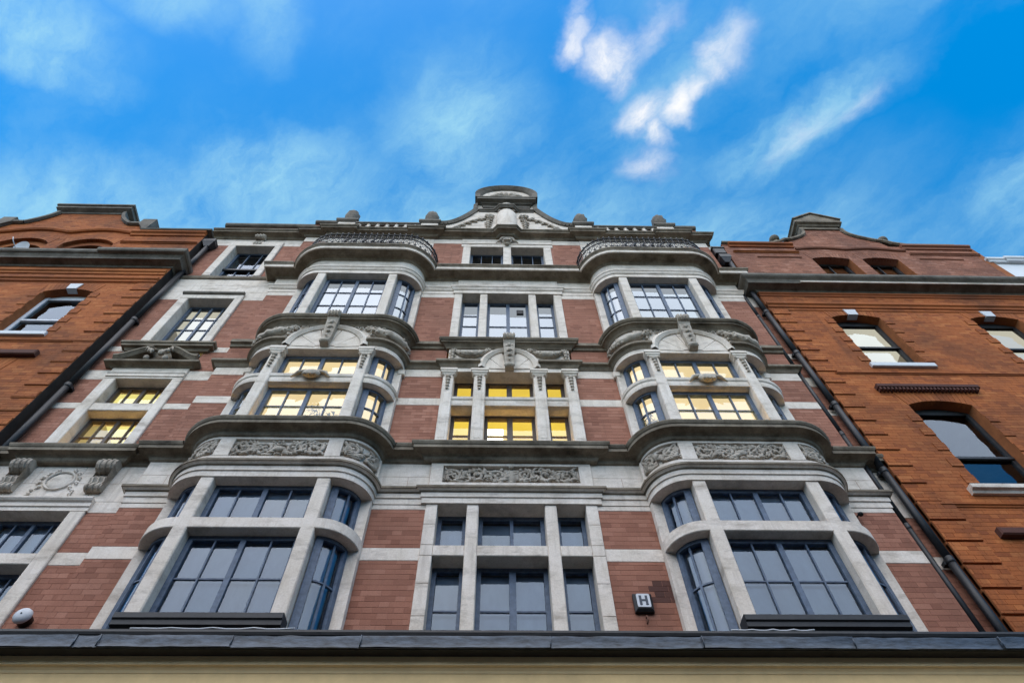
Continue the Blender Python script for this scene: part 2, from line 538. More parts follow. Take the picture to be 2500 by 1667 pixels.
# ------------------------------------------------------------------ glazed windows: frame > glazing bars, panes
def window(parent, x0, x1, z0, z1, y, cols, rows, mt='frame_blue', fw=.065, bar=.022, post=None, name='window', top_fw=None):
    """cols: x positions of upright bars, rows: z positions of cross bars; post = thick centre upright"""
    tf = top_fw or fw
    mb = MB()
    mb.box(x0, x0 + fw, y - .03, y + .05, z0, z1); mb.box(x1 - fw, x1, y - .03, y + .05, z0, z1)
    mb.box(x0 + fw, x1 - fw, y - .03, y + .05, z1 - tf, z1); mb.box(x0 + fw, x1 - fw, y - .03, y + .05, z0, z0 + fw)
    wd = mb.build(name, mt, parent)
    gx0, gx1, gz0, gz1 = x0 + fw, x1 - fw, z0 + fw, z1 - tf
    xs = [gx0] + [c for c in cols] + [gx1]
    zs = [gz0] + [r for r in rows] + [gz1]
    for i, c in enumerate(cols):
        hw = (post if post and abs(c - (x0 + x1) / 2) < .02 else bar) / 2
        BX('glazing_bar', mt, wd, c - hw, c + hw, y - .02 - (.01 if hw > .02 else 0), y + .035, gz0, gz1)
    for r in rows:
        BX('glazing_bar', mt, wd, gx0, gx1, y - .014, y + .03, r - bar / 2, r + bar / 2)
    for i in range(len(xs) - 1):
        for j in range(len(zs) - 1):
            p = MB()
            p.add([(xs[i], y, zs[j]), (xs[i + 1], y, zs[j]), (xs[i + 1], y, zs[j + 1]), (xs[i], y, zs[j + 1])], [(0, 1, 2, 3)])
            p.build('pane', 'glass', wd)
    return wd

mat('far_brick', plain((.19, .13, .10), .9, .4, 1.2, .3))
# ------------------------------------------------------------------ ground
g = MB(); g.add([(-600, -600, -ZO), (600, -600, -ZO), (600, 600, -ZO), (-600, 600, -ZO)], [(0, 1, 2, 3)])
g.build('ground', 'asphalt', None, 'structure')
g = MB(); g.box(-40, 40, -12.6, -2.6, -ZO - .2, -ZO + .004); g.build('road', 'asphalt', None, 'structure')
g = MB(); g.box(-40, 40, -2.6, -.9, -ZO - .2, -ZO + .12); g.build('pavement', 'paving', None, 'structure')

g = MB(); g.box(-40, 40, -15.5, -12.6, -ZO - .2, -ZO + .12); g.build('pavement', 'paving', None, 'structure')
# the terrace across the street, behind the camera: unseen, it closes the street and was added to cut low sky light
g = MB()
rs = random.Random(11)
x = -42.0
while x < 42:
    wd_ = rs.uniform(6.5, 9.5); ht = rs.uniform(8.6, 11.4); n_ = int(wd_ / 2.1)
    hol = []
    for k in range(n_):
        cx_ = x + wd_ * (k + .5) / n_
        for f in range(4): hol.append((cx_ - .55, cx_ + .55, 3.4 + 2.9 * f, 5.3 + 2.9 * f))
    hol = [h for h in hol if h[3] < ht - .5]
    def bk_(x0, x1, z0, z1, y0, y1): g.box(x0, x1, y0, y1, z0, z1)
    xs_ = sorted({x, x + wd_, *[h[i] for h in hol for i in (0, 1)]}); zs_ = sorted({-ZO, ht, *[h[i] for h in hol for i in (2, 3)]})
    for i in range(len(xs_) - 1):
        for j in range(len(zs_) - 1):
            cx_, cz_ = (xs_[i] + xs_[i + 1]) / 2, (zs_[j] + zs_[j + 1]) / 2
            if not any(h[0] < cx_ < h[1] and h[2] < cz_ < h[3] for h in hol): g.box(xs_[i], xs_[i + 1], -15.9, -15.5, zs_[j], zs_[j + 1])
    g.box(x, x + wd_, -16.3, -16.2, -ZO, ht); g.box(x, x + wd_, -15.95, -15.32, ht, ht + .25)
    g.box(x, x + wd_, -24, -16.0, ht - .6, ht - .5)
    x += wd_
g.build('added_unseen_terrace', 'far_brick', None, 'structure')

# ------------------------------------------------------------------ plan of the bays
BC, BF, BRX, BP = 3.475, .91, .545, .5      # bay centre, half flat front, corner radius, projection
def arc(c, side, t0, t1, n=10):
    return [(c + side * (BF + BRX * math.sin(R(t0 + (t1 - t0) * i / n))), -BP * math.cos(R(t0 + (t1 - t0) * i / n))) for i in range(n + 1)]
def bay_path(c, n=11):
    return arc(c, -1, 90, 0, n) + arc(c, 1, 0, 90, n)
def main_path(brk=0.0, half=1.3, bays=True, ends=True):
    p = [(-5.6, .1)] if ends else []
    p += [(-5.6, 0)]
    if bays: p += bay_path(-BC)
    if brk: p += [(-half, 0), (-half, -brk), (half, -brk), (half, 0)]
    if bays: p += bay_path(BC)
    p += [(5.6, 0)]
    if ends: p += [(5.6, .1)]
    return p
def on_bay(c):
    def f(u, w_, o):
        a = abs(u); sgn = 1 if u >= 0 else -1
        if a <= BF: return (c + u, -BP - o, w_)
        t = min((a - BF) / .522, 1.57)
        return (c + sgn * (BF + (BRX + o) * math.sin(t)), -(BP + o) * math.cos(t), w_)
    return f
def on_wall(x, y):
    return lambda u, w_, o: (x + u, y - o, w_)

# ------------------------------------------------------------------ carved ornament
def spiral(mb, fm, cu_, cw_, r, turns, start, sgn, rad, o=.02, flip=1):
    n = int(16 * turns)
    pts, rr = [], []
    for i in range(n + 1):
        f = i / n
        a = start + sgn * f * turns * 2 * math.pi
        q = r * (1 - .86 * f)
        pts.append(fm(cu_ + flip * q * math.cos(a), cw_ + q * math.sin(a), o + .012 * f))
        rr.append(rad * (.75 + .5 * math.sin(f * 3.1)) * (1 - .35 * f))
    mb.tube(pts, rr, 6)
    mb.ball(fm(cu_, cw_, o + .018), rad * 1.35, 6, 4)
def leaf(mb, fm, u0, w0, u1, w1, wid, o=.02, curl=.02):
    n = 5
    pts, rr = [], []
    for i in range(n + 1):
        f = i / n
        k = math.sin(f * math.pi)
        pts.append(fm(u0 + (u1 - u0) * f - (w1 - w0) * .22 * k, w0 + (w1 - w0) * f + (u1 - u0) * .22 * k, o + curl * f))
        rr.append(max(.003, wid * math.sin(math.pi * (.12 + .85 * f)) ** .8))
    mb.tube(pts, rr, 5)
def rosette(mb, fm, u, w_, r, o=.02):
    mb.ball(fm(u, w_, o + .012), r * .38, 7, 5)
    for k in range(6):
        a = k * math.pi / 3 + .3
        mb.ball(fm(u + r * .62 * math.cos(a), w_ + r * .62 * math.sin(a), o), r * .36, 6, 4)
def drop(mb, fm, u, w1, w0, r, o=.03, n=5):
    for k in range(n):
        f = k / (n - 1)
        z = w1 + (w0 - w1) * f
        q = r * (1 - .5 * f)
        mb.ball(fm(u, z, o), (q * .75, q * .7, q * 1.1), 6, 4)
        for sg in (-1, 1): leaf(mb, fm, u, z + q * .4, u + sg * q * 1.25, z - q * .9, q * .28, o * .7, .012)
def swag(mb, fm, u0, w0, u1, w1, sag, rad, o=.03, ribbon=True):
    n = 14; pts, rr = [], []
    for i in range(n + 1):
        f = i / n
        k = 4 * f * (1 - f)
        pts.append(fm(u0 + (u1 - u0) * f, w0 + (w1 - w0) * f - sag * k, o + .02 * k))
        rr.append(rad * (.30 + .75 * k) * (1 + .16 * math.sin(i * 2.4)))
    mb.tube(pts, rr, 7)
    rs = random.Random(int(abs(u0 * 91 + w0 * 37) * 10))
    for i in range(26):
        f = .08 + .84 * rs.random(); k = 4 * f * (1 - f)
        cu_, cw_ = u0 + (u1 - u0) * f, w0 + (w1 - w0) * f - sag * k
        q = rad * (.3 + .75 * k)
        a = rs.uniform(0, 6.28)
        mb.ball(fm(cu_ + q * .8 * math.cos(a), cw_ + q * .8 * math.sin(a), o + .03 * k + rad * .45), rs.uniform(.3, .5) * rad * (.5 + .5 * k), 5, 4)
    if ribbon:
        for (uu, ww) in ((u0, w0), (u1, w1)): rosette(mb, fm, uu, ww, rad * 1.0, o)
def foliage_panel(mb, fm, u0, u1, w0, w1, centre='vase', seed=1):
    rs = random.Random(seed)
    W_, H_ = u1 - u0, w1 - w0
    cu_, cw_ = (u0 + u1) / 2, (w0 + w1) / 2
    for s_ in (-1, 1):
        half = W_ / 2
        ns = max(1, int(round(half / (H_ * 1.0))))
        nst = 20
        mb.tube([fm(cu_ + s_ * half * (.10 + .86 * q / nst), cw_ - H_ * .30 * math.cos(math.pi * ns * q / nst), .012) for q in range(nst + 1)], [H_ * .075 * (1 - .5 * q / nst) for q in range(nst + 1)], 6)
        for q in range(nst):
            uu = cu_ + s_ * half * (.12 + .84 * q / nst); ww = cw_ - H_ * .30 * math.cos(math.pi * ns * q / nst)
            sg2 = 1 if q % 2 else -1
            leaf(mb, fm, uu, ww, min(max(uu + s_ * H_ * .22, u0 + .01), u1 - .01), min(max(ww + sg2 * H_ * .26, w0 + .012), w1 - .012), H_ * .07, .012, .035)
        for k in range(ns):
            c0 = cu_ + s_ * half * ((k + .62) / (ns + .12) if ns > 1 else .55)
            r = H_ * .40
            up = (k % 2 == 0)
            spiral(mb, fm, c0, cw_, r, 1.6, 3.6 if up else 2.6, 1 if up else -1, H_ * .075, .018, s_)
            for q in range(13):
                a = rs.uniform(0, 6.28)
                ru = c0 + r * 1.0 * math.cos(a); rw = cw_ + r * .95 * math.sin(a)
                b = a + rs.uniform(.5, 1.0)
                e0, e1 = c0 + r * 1.42 * math.cos(b), cw_ + r * 1.12 * math.sin(b)
                e1 = min(max(e1, w0 + .01), w1 - .01); e0 = min(max(e0, u0 + .01), u1 - .01)
                leaf(mb, fm, ru, rw, e0, e1, H_ * .085, .014, .03)
            rosette(mb, fm, c0 + s_ * r * 1.05, cw_ - r * .55 * (1 if up else -1), H_ * .12, .02)
    if centre == 'vase':
        mb.ball(fm(cu_, cw_ - H_ * .05, .015), (H_ * .30, .055, H_ * .17), 10, 6)
        mb.ball(fm(cu_, cw_ + H_ * .14, .02), (H_ * .40, .05, H_ * .05), 10, 4)
        mb.ball(fm(cu_, cw_ - H_ * .36, .015), (H_ * .17, .05, H_ * .07), 8, 4)
        for k in range(9): mb.ball(fm(cu_ + H_ * rs.uniform(-.34, .34), cw_ + H_ * rs.uniform(.18, .42), .03), H_ * rs.uniform(.05, .09), 6, 4)
    elif centre == 'cartouche':
        mb.ball(fm(cu_, cw_, .0), (H_ * .46, .055, H_ * .46), 12, 7)
        for a in range(8):
            t = a * math.pi / 4
            mb.ball(fm(cu_ + H_ * .56 * math.cos(t), cw_ + H_ * .46 * math.sin(t), .03), H_ * .10, 6, 4)
        mb.ball(fm(cu_, cw_ + H_ * .46, .05), H_ * .12, 7, 5)
def prism_x(mb, poly, x0, x1, taper=0.0):
    """profile poly of (y,z) extruded along x; taper narrows the lower end"""
    zs = [z for _, z in poly]; z0, z1 = min(zs), max(zs)
    n = len(poly); vs = []
    xm = (x0 + x1) / 2; hw = (x1 - x0) / 2
    for sg in (-1, 1):
        for y, z in poly: vs.append((xm + sg * hw * (1 - taper * (z1 - z) / (z1 - z0)), y, z))
    mb.add(vs, [tuple(range(n)), tuple(range(2 * n - 1, n - 1, -1))] + [(i, i + n, (i + 1) % n + n, (i + 1) % n) for i in range(n)])
def console(mb, x0, x1, y, z0, z1, p0, p1):
    """scroll bracket: big volute (p1) on top, small one (p0) at the foot"""
    h = z1 - z0
    poly = [(y, z1)]
    r1 = h * .19; c1 = (y - p1 + r1, z1 - r1)
    for k in range(9):
        a = math.pi / 2 + k * math.pi * 1.25 / 8
        poly.append((c1[0] + r1 * math.cos(a), c1[1] + r1 * math.sin(a)))
    poly += [(y - p0 * 1.15, z0 + h * .38), (y - p0 * .75, z0 + h * .28)]
    r0 = h * .10; c0 = (y - p0 + r0 * .6, z0 + r0)
    for k in range(8):
        a = math.pi * .75 + k * math.pi * 1.0 / 7
        poly.append((c0[0] + r0 * math.cos(a), c0[1] + r0 * math.sin(a)))
    poly.append((y, z0))
    prism_x(mb, poly, x0, x1, .18)
    for k in range(3):
        xx = x0 + (x1 - x0) * (.22 + .28 * k)
        mb.tube([(xx, q[0] - .004, q[1]) for q in poly[1:-1]], .016, 5)

# ================================================================== THE STONE AND BRICK HOUSE IN THE MIDDLE
H = thing('town_house', 'pink brick and pale stone house with two rounded bays and a curved centre gable', 'building', (0, 0, 0))
CH = .0866
PK = 'brick_pink'
# bands (z0,z1) of plain stone laid in the brick and heights where brick runs
BR_Z = [(4.7, 6.637), (6.865, 7.60), (9.06, 10.26), (10.48, 11.20), (11.66, 12.22), (12.44, 14.68), (15.9, 18.14)]
ST_Z = [(6.637, 6.865), (7.60, 7.70), (8.90, 9.06), (10.26, 10.48), (11.20, 11.47), (14.68, 14.87), (18.14, 18.46)]
wall = MB()
COLS = [(-5.6, -4.93), (-2.02, -1.245), (1.245, 2.02), (4.93, 5.6)]
for a, b in COLS:
    wall.box(a, b, .0035, .30, 4.7, 18.46)
WALL = wall.build('brick_wall', 'mortar_pink', H)
bl = []
for (z0, z1) in BR_Z:
    for a, b in COLS: bl += [(q, a) for q in lay(a, b, z0, z1, 0, CH)]
bl = [q for q, _ in bl]
# darker old bricks beside the right bay stand apart by their own tone
old = [q for q in bl if 5.98 < (q[2] + q[3]) / 2 < 6.30 and 1.66 < (q[0] + q[1]) / 2 < 2.02]
bl = [q for q in bl if q not in old]
brickwork(WALL, bl, 0, PK, single=lambda u, v, a, b: (a > 5.42 and b < 6.64) or (6.86 < a and b < 7.61 and abs(u) < 2.1), limit=260)
mat('brick_old_and_shade', brick((.085, .035, .028), (.10, .042, .032), (.07, .03, .024), (.06, .03, .02), .5))  # dark old bricks; the label mouldings borrow it as painted shadow
brickwork(WALL, old, 0, 'brick_old_and_shade', single=lambda *a: True, limit=40)
for (z0, z1) in ST_Z:
    for i, (a, b) in enumerate(COLS):
        BX('stone_band', 'stone', H, a, b, -.004, .1, z0 + .002, z1 - .002, .006)

# side wings, 0.1 m further back
wl = MB()
WLL = [(-8.2, -7.58), (-6.13, -5.6)]
for a, b in WLL: wl.box(a, b, .1035, .40, 4.7, 18.5)
WING = wl.build('wing_wall', 'mortar_pink', H)
BX('wing_wall', 'mortar_pink', H, 5.602, 6.1, .1035, .40, 4.7, 18.3)
WB = [(4.7, 6.62), (6.85, 7.60), (8.94, 10.20), (10.38, 11.15), (11.48, 12.20), (12.40, 14.60), (15.92, 18.0)]
WS = [(6.62, 6.85), (7.60, 8.62), (10.20, 10.38), (11.15, 11.48), (12.20, 12.40), (14.60, 15.74), (18.0, 18.5)]
bl = []
for z0, z1 in WB:
    for a, b in WLL + [(5.602, 6.0)]: bl += list(lay(a, b, z0, z1, .1, CH))
brickwork(WING, bl, .1, PK, single=lambda u, v, a, b: 5.42 < a and b < 7.61 and -6.2 < u < 0, limit=60)
for z0, z1 in WS:
    for a, b in WLL + [(5.602, 6.0)]:
        if a < 0 and (z0 in (7.60, 14.60, 18.0)): continue
        BX('stone_band', 'stone', H, a, b, .096, .2, z0 + .002, z1 - .002, .006)
# broad ashlar over the wing's first-floor window (frieze) and under the attic window, laid in blocks
for (z0, z1, nx) in ((7.83, 8.62, 4), (15.0, 15.74, 3), (18.2, 18.5, 3)):
    nz = 2 if z1 - z0 > .5 else 1
    for j in range(nz):
        a = z0 + (z1 - z0) * j / nz; b = z0 + (z1 - z0) * (j + 1) / nz
        xs = [-8.2 + 2.6 * (i + (.5 if j and 0 < i < nx else 0)) / nx for i in range(nx + 1)]
        for i in range(nx): BX('ashlar_block', 'stone', H, xs[i] + .0015, xs[i + 1] - .0015, .096, .3, a + .0015, b - .0015, .004)
for (z0, z1) in ((7.60, 7.83), (14.60, 15.0), (18.0, 18.2)):
    for a, b in WLL: BX('ashlar_block', 'stone', H, a, b - .001, .096, .3, z0 + .0015, z1 - .0015, .004)

# centre surround piers
for sgn in (-1, 1):
    xa, xb = sorted((sgn * 1.075, sgn * 1.245)); xc, xd = sorted((sgn * .478, sgn * .65))
    zz = [4.9, 5.75, 6.25, 6.72, 6.91, 7.3, 7.70]
    for i in range(len(zz) - 1):
        BX('pier_block', 'stone', H, xa, xb, -.02, .32, zz[i] + .001, zz[i + 1] - .001, .006)
    BX('mullion', 'stone', H, xc, xd, -.02, .32, 4.9, 7.70, .012)
    for (u, v) in ((min(xb, xd), max(xa, xc)),):
        pass
for (a, b) in ((-1.075, -.65), (-.478, .478), (.65, 1.075)):
    BX('transom', 'stone', H, a, b, -.016, .32, 6.72, 6.91, .01)

# entablature over the first floor, round both bays
ENT1 = [(-.28, 7.70), (.015, 7.70), (.015, 7.81), (.035, 7.815), (.035, 7.905), (.05, 7.915), (.075, 7.935), (.105, 7.95), (.105, 7.985), (.0, 8.0), (-.28, 8.0)]
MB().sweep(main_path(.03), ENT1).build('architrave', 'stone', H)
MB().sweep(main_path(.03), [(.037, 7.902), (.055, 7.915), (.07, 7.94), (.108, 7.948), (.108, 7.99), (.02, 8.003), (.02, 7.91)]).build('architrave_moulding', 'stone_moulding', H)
# ashlar frieze between
FR = [(-.28, 8.0), (-.045, 8.0), (-.045, 8.64), (-.28, 8.64)]
MB().sweep(main_path(.0), FR).build('frieze', 'stone', H)
for (a, b) in COLS:
    xs = [a, (a + b) / 2 + .06, b]
    for j, (z0, z1) in enumerate(((8.002, 8.32), (8.32, 8.64))):
        if j: xs = [a, b]
        for i in range(len(xs) - 1): BX('ashlar_block', 'stone', H, xs[i] + .0015, xs[i + 1] - .0015, 0, .05, z0 + .001, z1 - .001, .004)
# centre frieze panel
fp = MB()
fp.box(-1.24, 1.24, -.03, .04, 8.0, 8.17); fp.box(-1.24, 1.24, -.03, .04, 8.56, 8.64)
fp.box(-1.24, -1.05, -.03, .04, 8.17, 8.56); fp.box(1.05, 1.24, -.03, .04, 8.17, 8.56)
fp.build('panel_frame', 'stone', H)
cv_ = MB(); foliage_panel(cv_, on_wall(0, .03), -1.03, 1.03, 8.18, 8.55, 'cartouche', 5)
cv_.build('carved_panel', 'stone_carving', H)
for c in (-BC, BC):
    f = MB()
    bp = bay_path(c)
    f.sweep(bp, [(-.05, 8.0), (0, 8.0), (0, 8.17), (-.05, 8.19)])
    f.sweep(bp, [(-.05, 8.56), (0, 8.575), (0, 8.64), (-.05, 8.64)])
    f.build('panel_frame', 'stone', H)
    for sg in (-1, 1):
        xa, xb = sorted((c + sg * .70, c + sg * .93))
        BX('frieze_block', 'stone', H, xa, xb, -BP - .006, -BP + .1, 8.171, 8.574, .008)
        BX('frieze_block', 'stone', H, *sorted((c + sg * 1.38, c + sg * 1.47)), -.11, .0, 8.171, 8.574, .008)
    for (u0, u1, ct, sd_) in ((-.69, .69, 'vase', 3), (-1.60, -.95, 'none', 8), (.95, 1.60, 'none', 9)):
        cv_ = MB(); foliage_panel(cv_, lambda u, w_, o, fm=on_bay(c): fm(u, w_, o - .045), u0, u1, 8.185, 8.565, ct, sd_ + int(c))
        cv_.build('carved_panel', 'stone_carving', H)

# sill cornice of the second floor
COR2 = [(-.2, 8.62), (.0, 8.62), (.03, 8.64), (.05, 8.69), (.09, 8.715), (.17, 8.73), (.20, 8.735), (.20, 8.80), (.215, 8.81), (.235, 8.85), (.235, 8.875), (0, 8.93), (-.2, 8.93)]
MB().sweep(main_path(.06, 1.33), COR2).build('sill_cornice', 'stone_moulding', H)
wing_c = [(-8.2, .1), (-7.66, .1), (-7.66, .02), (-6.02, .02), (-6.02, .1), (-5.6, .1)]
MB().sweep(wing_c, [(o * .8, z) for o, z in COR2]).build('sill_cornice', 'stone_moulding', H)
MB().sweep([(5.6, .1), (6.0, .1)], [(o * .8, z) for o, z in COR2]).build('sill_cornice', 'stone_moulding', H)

# second floor: strings and entablature
STR_A = [(-.05, 11.46), (.02, 11.46), (.03, 11.48), (.06, 11.53), (.115, 11.56), (.115, 11.625), (0, 11.66), (-.05, 11.66)]
def bay_strings(prof, name, mt, gap_bay, gap_c, brk=.05):
    segs = []
    for c in (-BC, BC):
        pass
    left = [(-5.6, .1), (-5.6, 0)] + arc(-BC, -1, 90, 0, 11) + ([(-BC - gap_bay, -BP)] if gap_bay < BF else [])
    segs.append(left)
    mid = ([(-BC + gap_bay, -BP)] if gap_bay < BF else []) + arc(-BC, 1, 0, 90, 11) + [(-1.30, 0), (-1.30, -brk), (-gap_c, -brk)]
    segs.append(mid)
    for p in list(segs): segs.append([(-x, y) for x, y in reversed(p)])
    for p in segs: MB().sweep(p, prof).build(name, mt, H)
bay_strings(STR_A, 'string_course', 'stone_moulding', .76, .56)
# bodies behind: fascia, frieze and soffit of the bays' second floor
for c in (-BC, BC):
    MB().sweep(bay_path(c), [(-.28, 11.33), (.012, 11.33), (.012, 11.47), (0, 11.475), (0, 12.22), (-.28, 12.22)]).build('bay_frieze', 'stone', H)
cf = MB()
cf.box(-1.245, 1.245, -.05, .32, 11.33, 11.47); cf.box(-1.2, 1.2, -.04, .32, 11.47, 12.22)
cf.build('centre_frieze', 'stone', H)
# third floor sill
COR3 = [(-.05, 12.18), (.02, 12.19), (.05, 12.24), (.10, 12.28), (.15, 12.30), (.15, 12.335), (.175, 12.345), (.205, 12.385), (.205, 12.42), (0, 12.46), (-.05, 12.46)]
for c in (-BC, BC):
    MB().sweep(bay_path(c), COR3).build('sill_cornice', 'stone_moulding', H)
MB().sweep([(-1.24, .05), (-1.24, -.04), (1.24, -.04), (1.24, .05)], [(o * .85, z) for o, z in COR3]).build('sill_cornice', 'stone_moulding', H)
for a, b in COLS:
    e0, e1 = a, b
    if abs(a + 2.02) < .01: e1 = -1.30
    if abs(a - 1.245) < .01: e0 = 1.30
    MB().sweep([(e0, 0), (e1, 0)], [(-.02, 12.22), (.03, 12.23), (.05, 12.29), (.10, 12.31), (.10, 12.40), (.085, 12.41), (.085, 12.44), (-.02, 12.46)]).build('string_course', 'stone_moulding', H)

# arches with keystones and garlands
def arch(c, y, rxo, spring, rise, ring, mb):
    n = 18; po, pi_ = [], []
    for i in range(n + 1):
        a = math.pi * i / n
        po.append((c - rxo * math.cos(a), spring + rise * math.sin(a)))
        pi_.append((c - (rxo - ring) * math.cos(a), spring + (rise - ring * .95) * math.sin(a)))
    for i in range(n):
        q = [po[i], po[i + 1], pi_[i + 1], pi_[i]]
        mid = [((a[0] + b[0]) / 2, (a[1] + b[1]) / 2) for a, b in ((po[i], pi_[i]), (po[i + 1], pi_[i + 1]))]
        vs = []
        for (pt, yy) in ((po[i], y + .02), (po[i], y - .06), (mid[0], y - .095), (pi_[i], y - .045), (pi_[i], y + .02)): vs.append((pt[0], yy, pt[1]))
        for (pt, yy) in ((po[i + 1], y + .02), (po[i + 1], y - .06), (mid[1], y - .095), (pi_[i + 1], y - .045), (pi_[i + 1], y + .02)): vs.append((pt[0], yy, pt[1]))
        mb.add(vs, [(j, j + 1, j + 6, j + 5) for j in range(4)])
def keystone(parent, c, y, z0, z1):
    h = z1 - z0
    poly = [(y + .02, z1)]
    for k in range(7):
        a = math.pi / 2 + k * math.pi * .95 / 6
        poly.append((y - .16 + .085 * math.cos(a), z1 - .10 + .10 * math.sin(a)))
    poly += [(y - .145, z1 - .28), (y - .10, z0 + .16)]
    for k in range(5):
        a = math.pi * .7 + k * math.pi * .8 / 4
        poly.append((y - .09 + .055 * math.cos(a), z0 + .06 + .065 * math.sin(a)))
    poly.append((y + .02, z0))
    mb = MB(); prism_x(mb, poly, c - .125, c + .125, .35)
    ks = mb.build('keystone', 'stone_carving', parent)
    mb = MB()
    for k in range(4):
        xx = c - .09 + .06 * k
        mb.tube([(xx, q[0] - .006, q[1]) for q in poly[1:8]], .018, 5)
    drop(mb, lambda u, w_, o: (c + u, y - .115 - o, w_), 0, z1 - .36, z0 + .22, .062, .02, 4)
    mb.ball((c, y - .10, z0 + .06), (.11, .06, .06), 8, 5)
    mb.build('carving', 'stone_carving', ks, 'stuff')
for c in (-BC, BC):
    mb = MB(); arch(c, -BP, .80, 11.42, .80, .14, mb); mb.build('arch_moulding', 'stone', H)
    # voussoirs of the tympanum
    for k in range(5):
        a0, a1 = math.pi * k / 5 + .012, math.pi * (k + 1) / 5 - .012
        pl = [(c - .2 * math.cos(a0), 11.40 + .06 * math.sin(a0))] + [(c - .655 * math.cos(a0 + (a1 - a0) * j / 4), 11.43 + .66 * math.sin(a0 + (a1 - a0) * j / 4)) for j in range(5)] + [(c - .2 * math.cos(a1), 11.40 + .06 * math.sin(a1))]
        MB().prism(pl, -BP - .022, -BP + .02).build('voussoir', 'stone', H)
    keystone(H, c, -BP - .02, 11.40, 12.50)
    fm = on_bay(c)
    for sg in (-1, 1):
        mb = MB()
        swag(mb, fm, sg * .74, 12.10, sg * 1.62, 11.98, .22, .105, .035)
        drop(mb, fm, sg * 1.60, 11.95, 11.66, .06, .03, 4)
        drop(mb, fm, sg * .80, 12.0, 11.74, .06, .03, 3)
        for k in range(3): spiral(mb, fm, sg * (.68 - .10 * k), 12.12 + .01 * k, .055, 1.2, k, 1, .012, .025, sg)
        for k in range(2): spiral(mb, fm, sg * (.90 + .10 * k), 12.12, .05, 1.2, k, 1, .012, .025, sg)
        mb.build('garland', 'stone_carving', H)
mb = MB(); arch(0, -.045, .60, 11.42, .76, .13, mb); mb.build('arch_moulding', 'stone', H)
for k in range(5):
    a0, a1 = math.pi * k / 5 + .015, math.pi * (k + 1) / 5 - .015
    pl = [(-.14 * math.cos(a0), 11.42)] + [(-.47 * math.cos(a0 + (a1 - a0) * j / 4), 11.43 + .63 * math.sin(a0 + (a1 - a0) * j / 4)) for j in range(5)] + [(-.14 * math.cos(a1), 11.42)]
    if k == 2: continue
    MB().prism(pl, -.068, 0).build('voussoir', 'stone', H)
keystone(H, 0, -.065, 11.34, 12.48)
fm = on_wall(0, -.04)
for sg in (-1, 1):
    mb = MB()
    swag(mb, fm, sg * 1.10, 12.10, sg * .42, 12.12, .22, .075, .03)
    drop(mb, fm, sg * 1.12, 12.02, 11.70, .065, .03, 4)
    mb.build('garland', 'stone_carving', H)

# second-floor centre pilasters with capitals, bases and bell-flower drops
for x0, x1 in ((-1.245, -1.045), (-.665, -.45), (.45, .665), (1.045, 1.245)):
    p = BX('pilaster', 'stone', H, x0, x1, -.085, .32, 8.9, 11.30, .012)
    q = MB(); q.bbox(x0 - .03, x1 + .03, -.115, .05, 8.90, 9.10, .012); q.build('pilaster_base', 'stone', p)
    q = MB()
    q.sweep([(x0, .0), (x0, -.085), (x1, -.085), (x1, .0)], [(-.01, 11.14), (.01, 11.15), (.02, 11.18), (.045, 11.21), (.045, 11.25), (.06, 11.26), (.06, 11.32), (-.01, 11.328)])
    q.build('capital', 'stone', p)
    q = MB(); xm = (x0 + x1) / 2
    for k in range(5):
        z = 11.08 - .10 * k; r = .042 - .005 * k
        q.ball((xm, -.10, z), (r, r * .8, r * 1.2), 6, 4)
        for sg in (-1, 1): q.tube([(xm, -.10, z + .03), (xm + sg * r * .9, -.108, z), (xm + sg * r * 1.0, -.1, z - .045)], [.008, .014, .004], 4)
    for sg in (-1, 1): q.tube([(xm + sg * .105 + .02 * math.cos(a * .8) * sg, -.10, 11.13 + .025 * math.sin(a * .8)) for a in range(9)], .010, 5)
    q.build('carving', 'stone_carving', p, 'stuff')
    q = MB(); q.bbox(xm - .055, xm + .055, -.091, -.05, 9.2, 10.55, .006); q.build('sunk_panel', 'stone', p)
for (a, b) in ((-1.045, -.665), (-.45, .45), (.665, 1.045)):
    MB().sweep([(a, 0), (b, 0)], [(-.32, 10.24), (.02, 10.24), (.03, 10.30), (.03, 10.38), (.05, 10.40), (.06, 10.46), (.0, 10.48), (-.32, 10.48)]).build('transom', 'stone', H)

# third floor centre surround
for sgn in (-1, 1):
    BX('pier', 'stone', H, *sorted((sgn * 1.07, sgn * 1.245)), -.02, .32, 12.40, 14.87, .008)
    BX('mullion', 'stone', H, *sorted((sgn * .478, sgn * .65)), -.02, .32, 12.40, 14.87, .012)
ENT3 = [(-.28, 14.87), (.012, 14.87), (.012, 15.01), (.03, 15.02), (.05, 15.06), (.05, 15.10), (.075, 15.13), (.075, 15.165), (.0, 15.18), (-.28, 15.18)]
MB().sweep(main_path(.03, 1.27), ENT3).build('architrave', 'stone', H)
MB().sweep(main_path(.0), [(-.28, 15.18), (0, 15.18), (0, 15.60), (-.28, 15.60)]).build('frieze', 'stone', H)
BX('frieze_block', 'stone', H, -1.2, 1.2, -.035, .02, 15.18, 15.6, .006)
COR4 = [(-.28, 15.58), (.01, 15.58), (.03, 15.60), (.05, 15.645), (.10, 15.67), (.16, 15.675), (.27, 15.68), (.30, 15.69), (.30, 15.80), (.315, 15.81), (.33, 15.85), (.345, 15.86), (.345, 15.905), (0, 15.95), (-.28, 15.95)]
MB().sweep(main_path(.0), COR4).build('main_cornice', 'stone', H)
MB().sweep(main_path(.0), [(.005, 15.577), (.033, 15.597), (.053, 15.642), (.103, 15.667), (.163, 15.672), (.272, 15.677), (.27, 15.70), (.05, 15.70)]).build('cornice_soffit', 'stone_moulding', H)
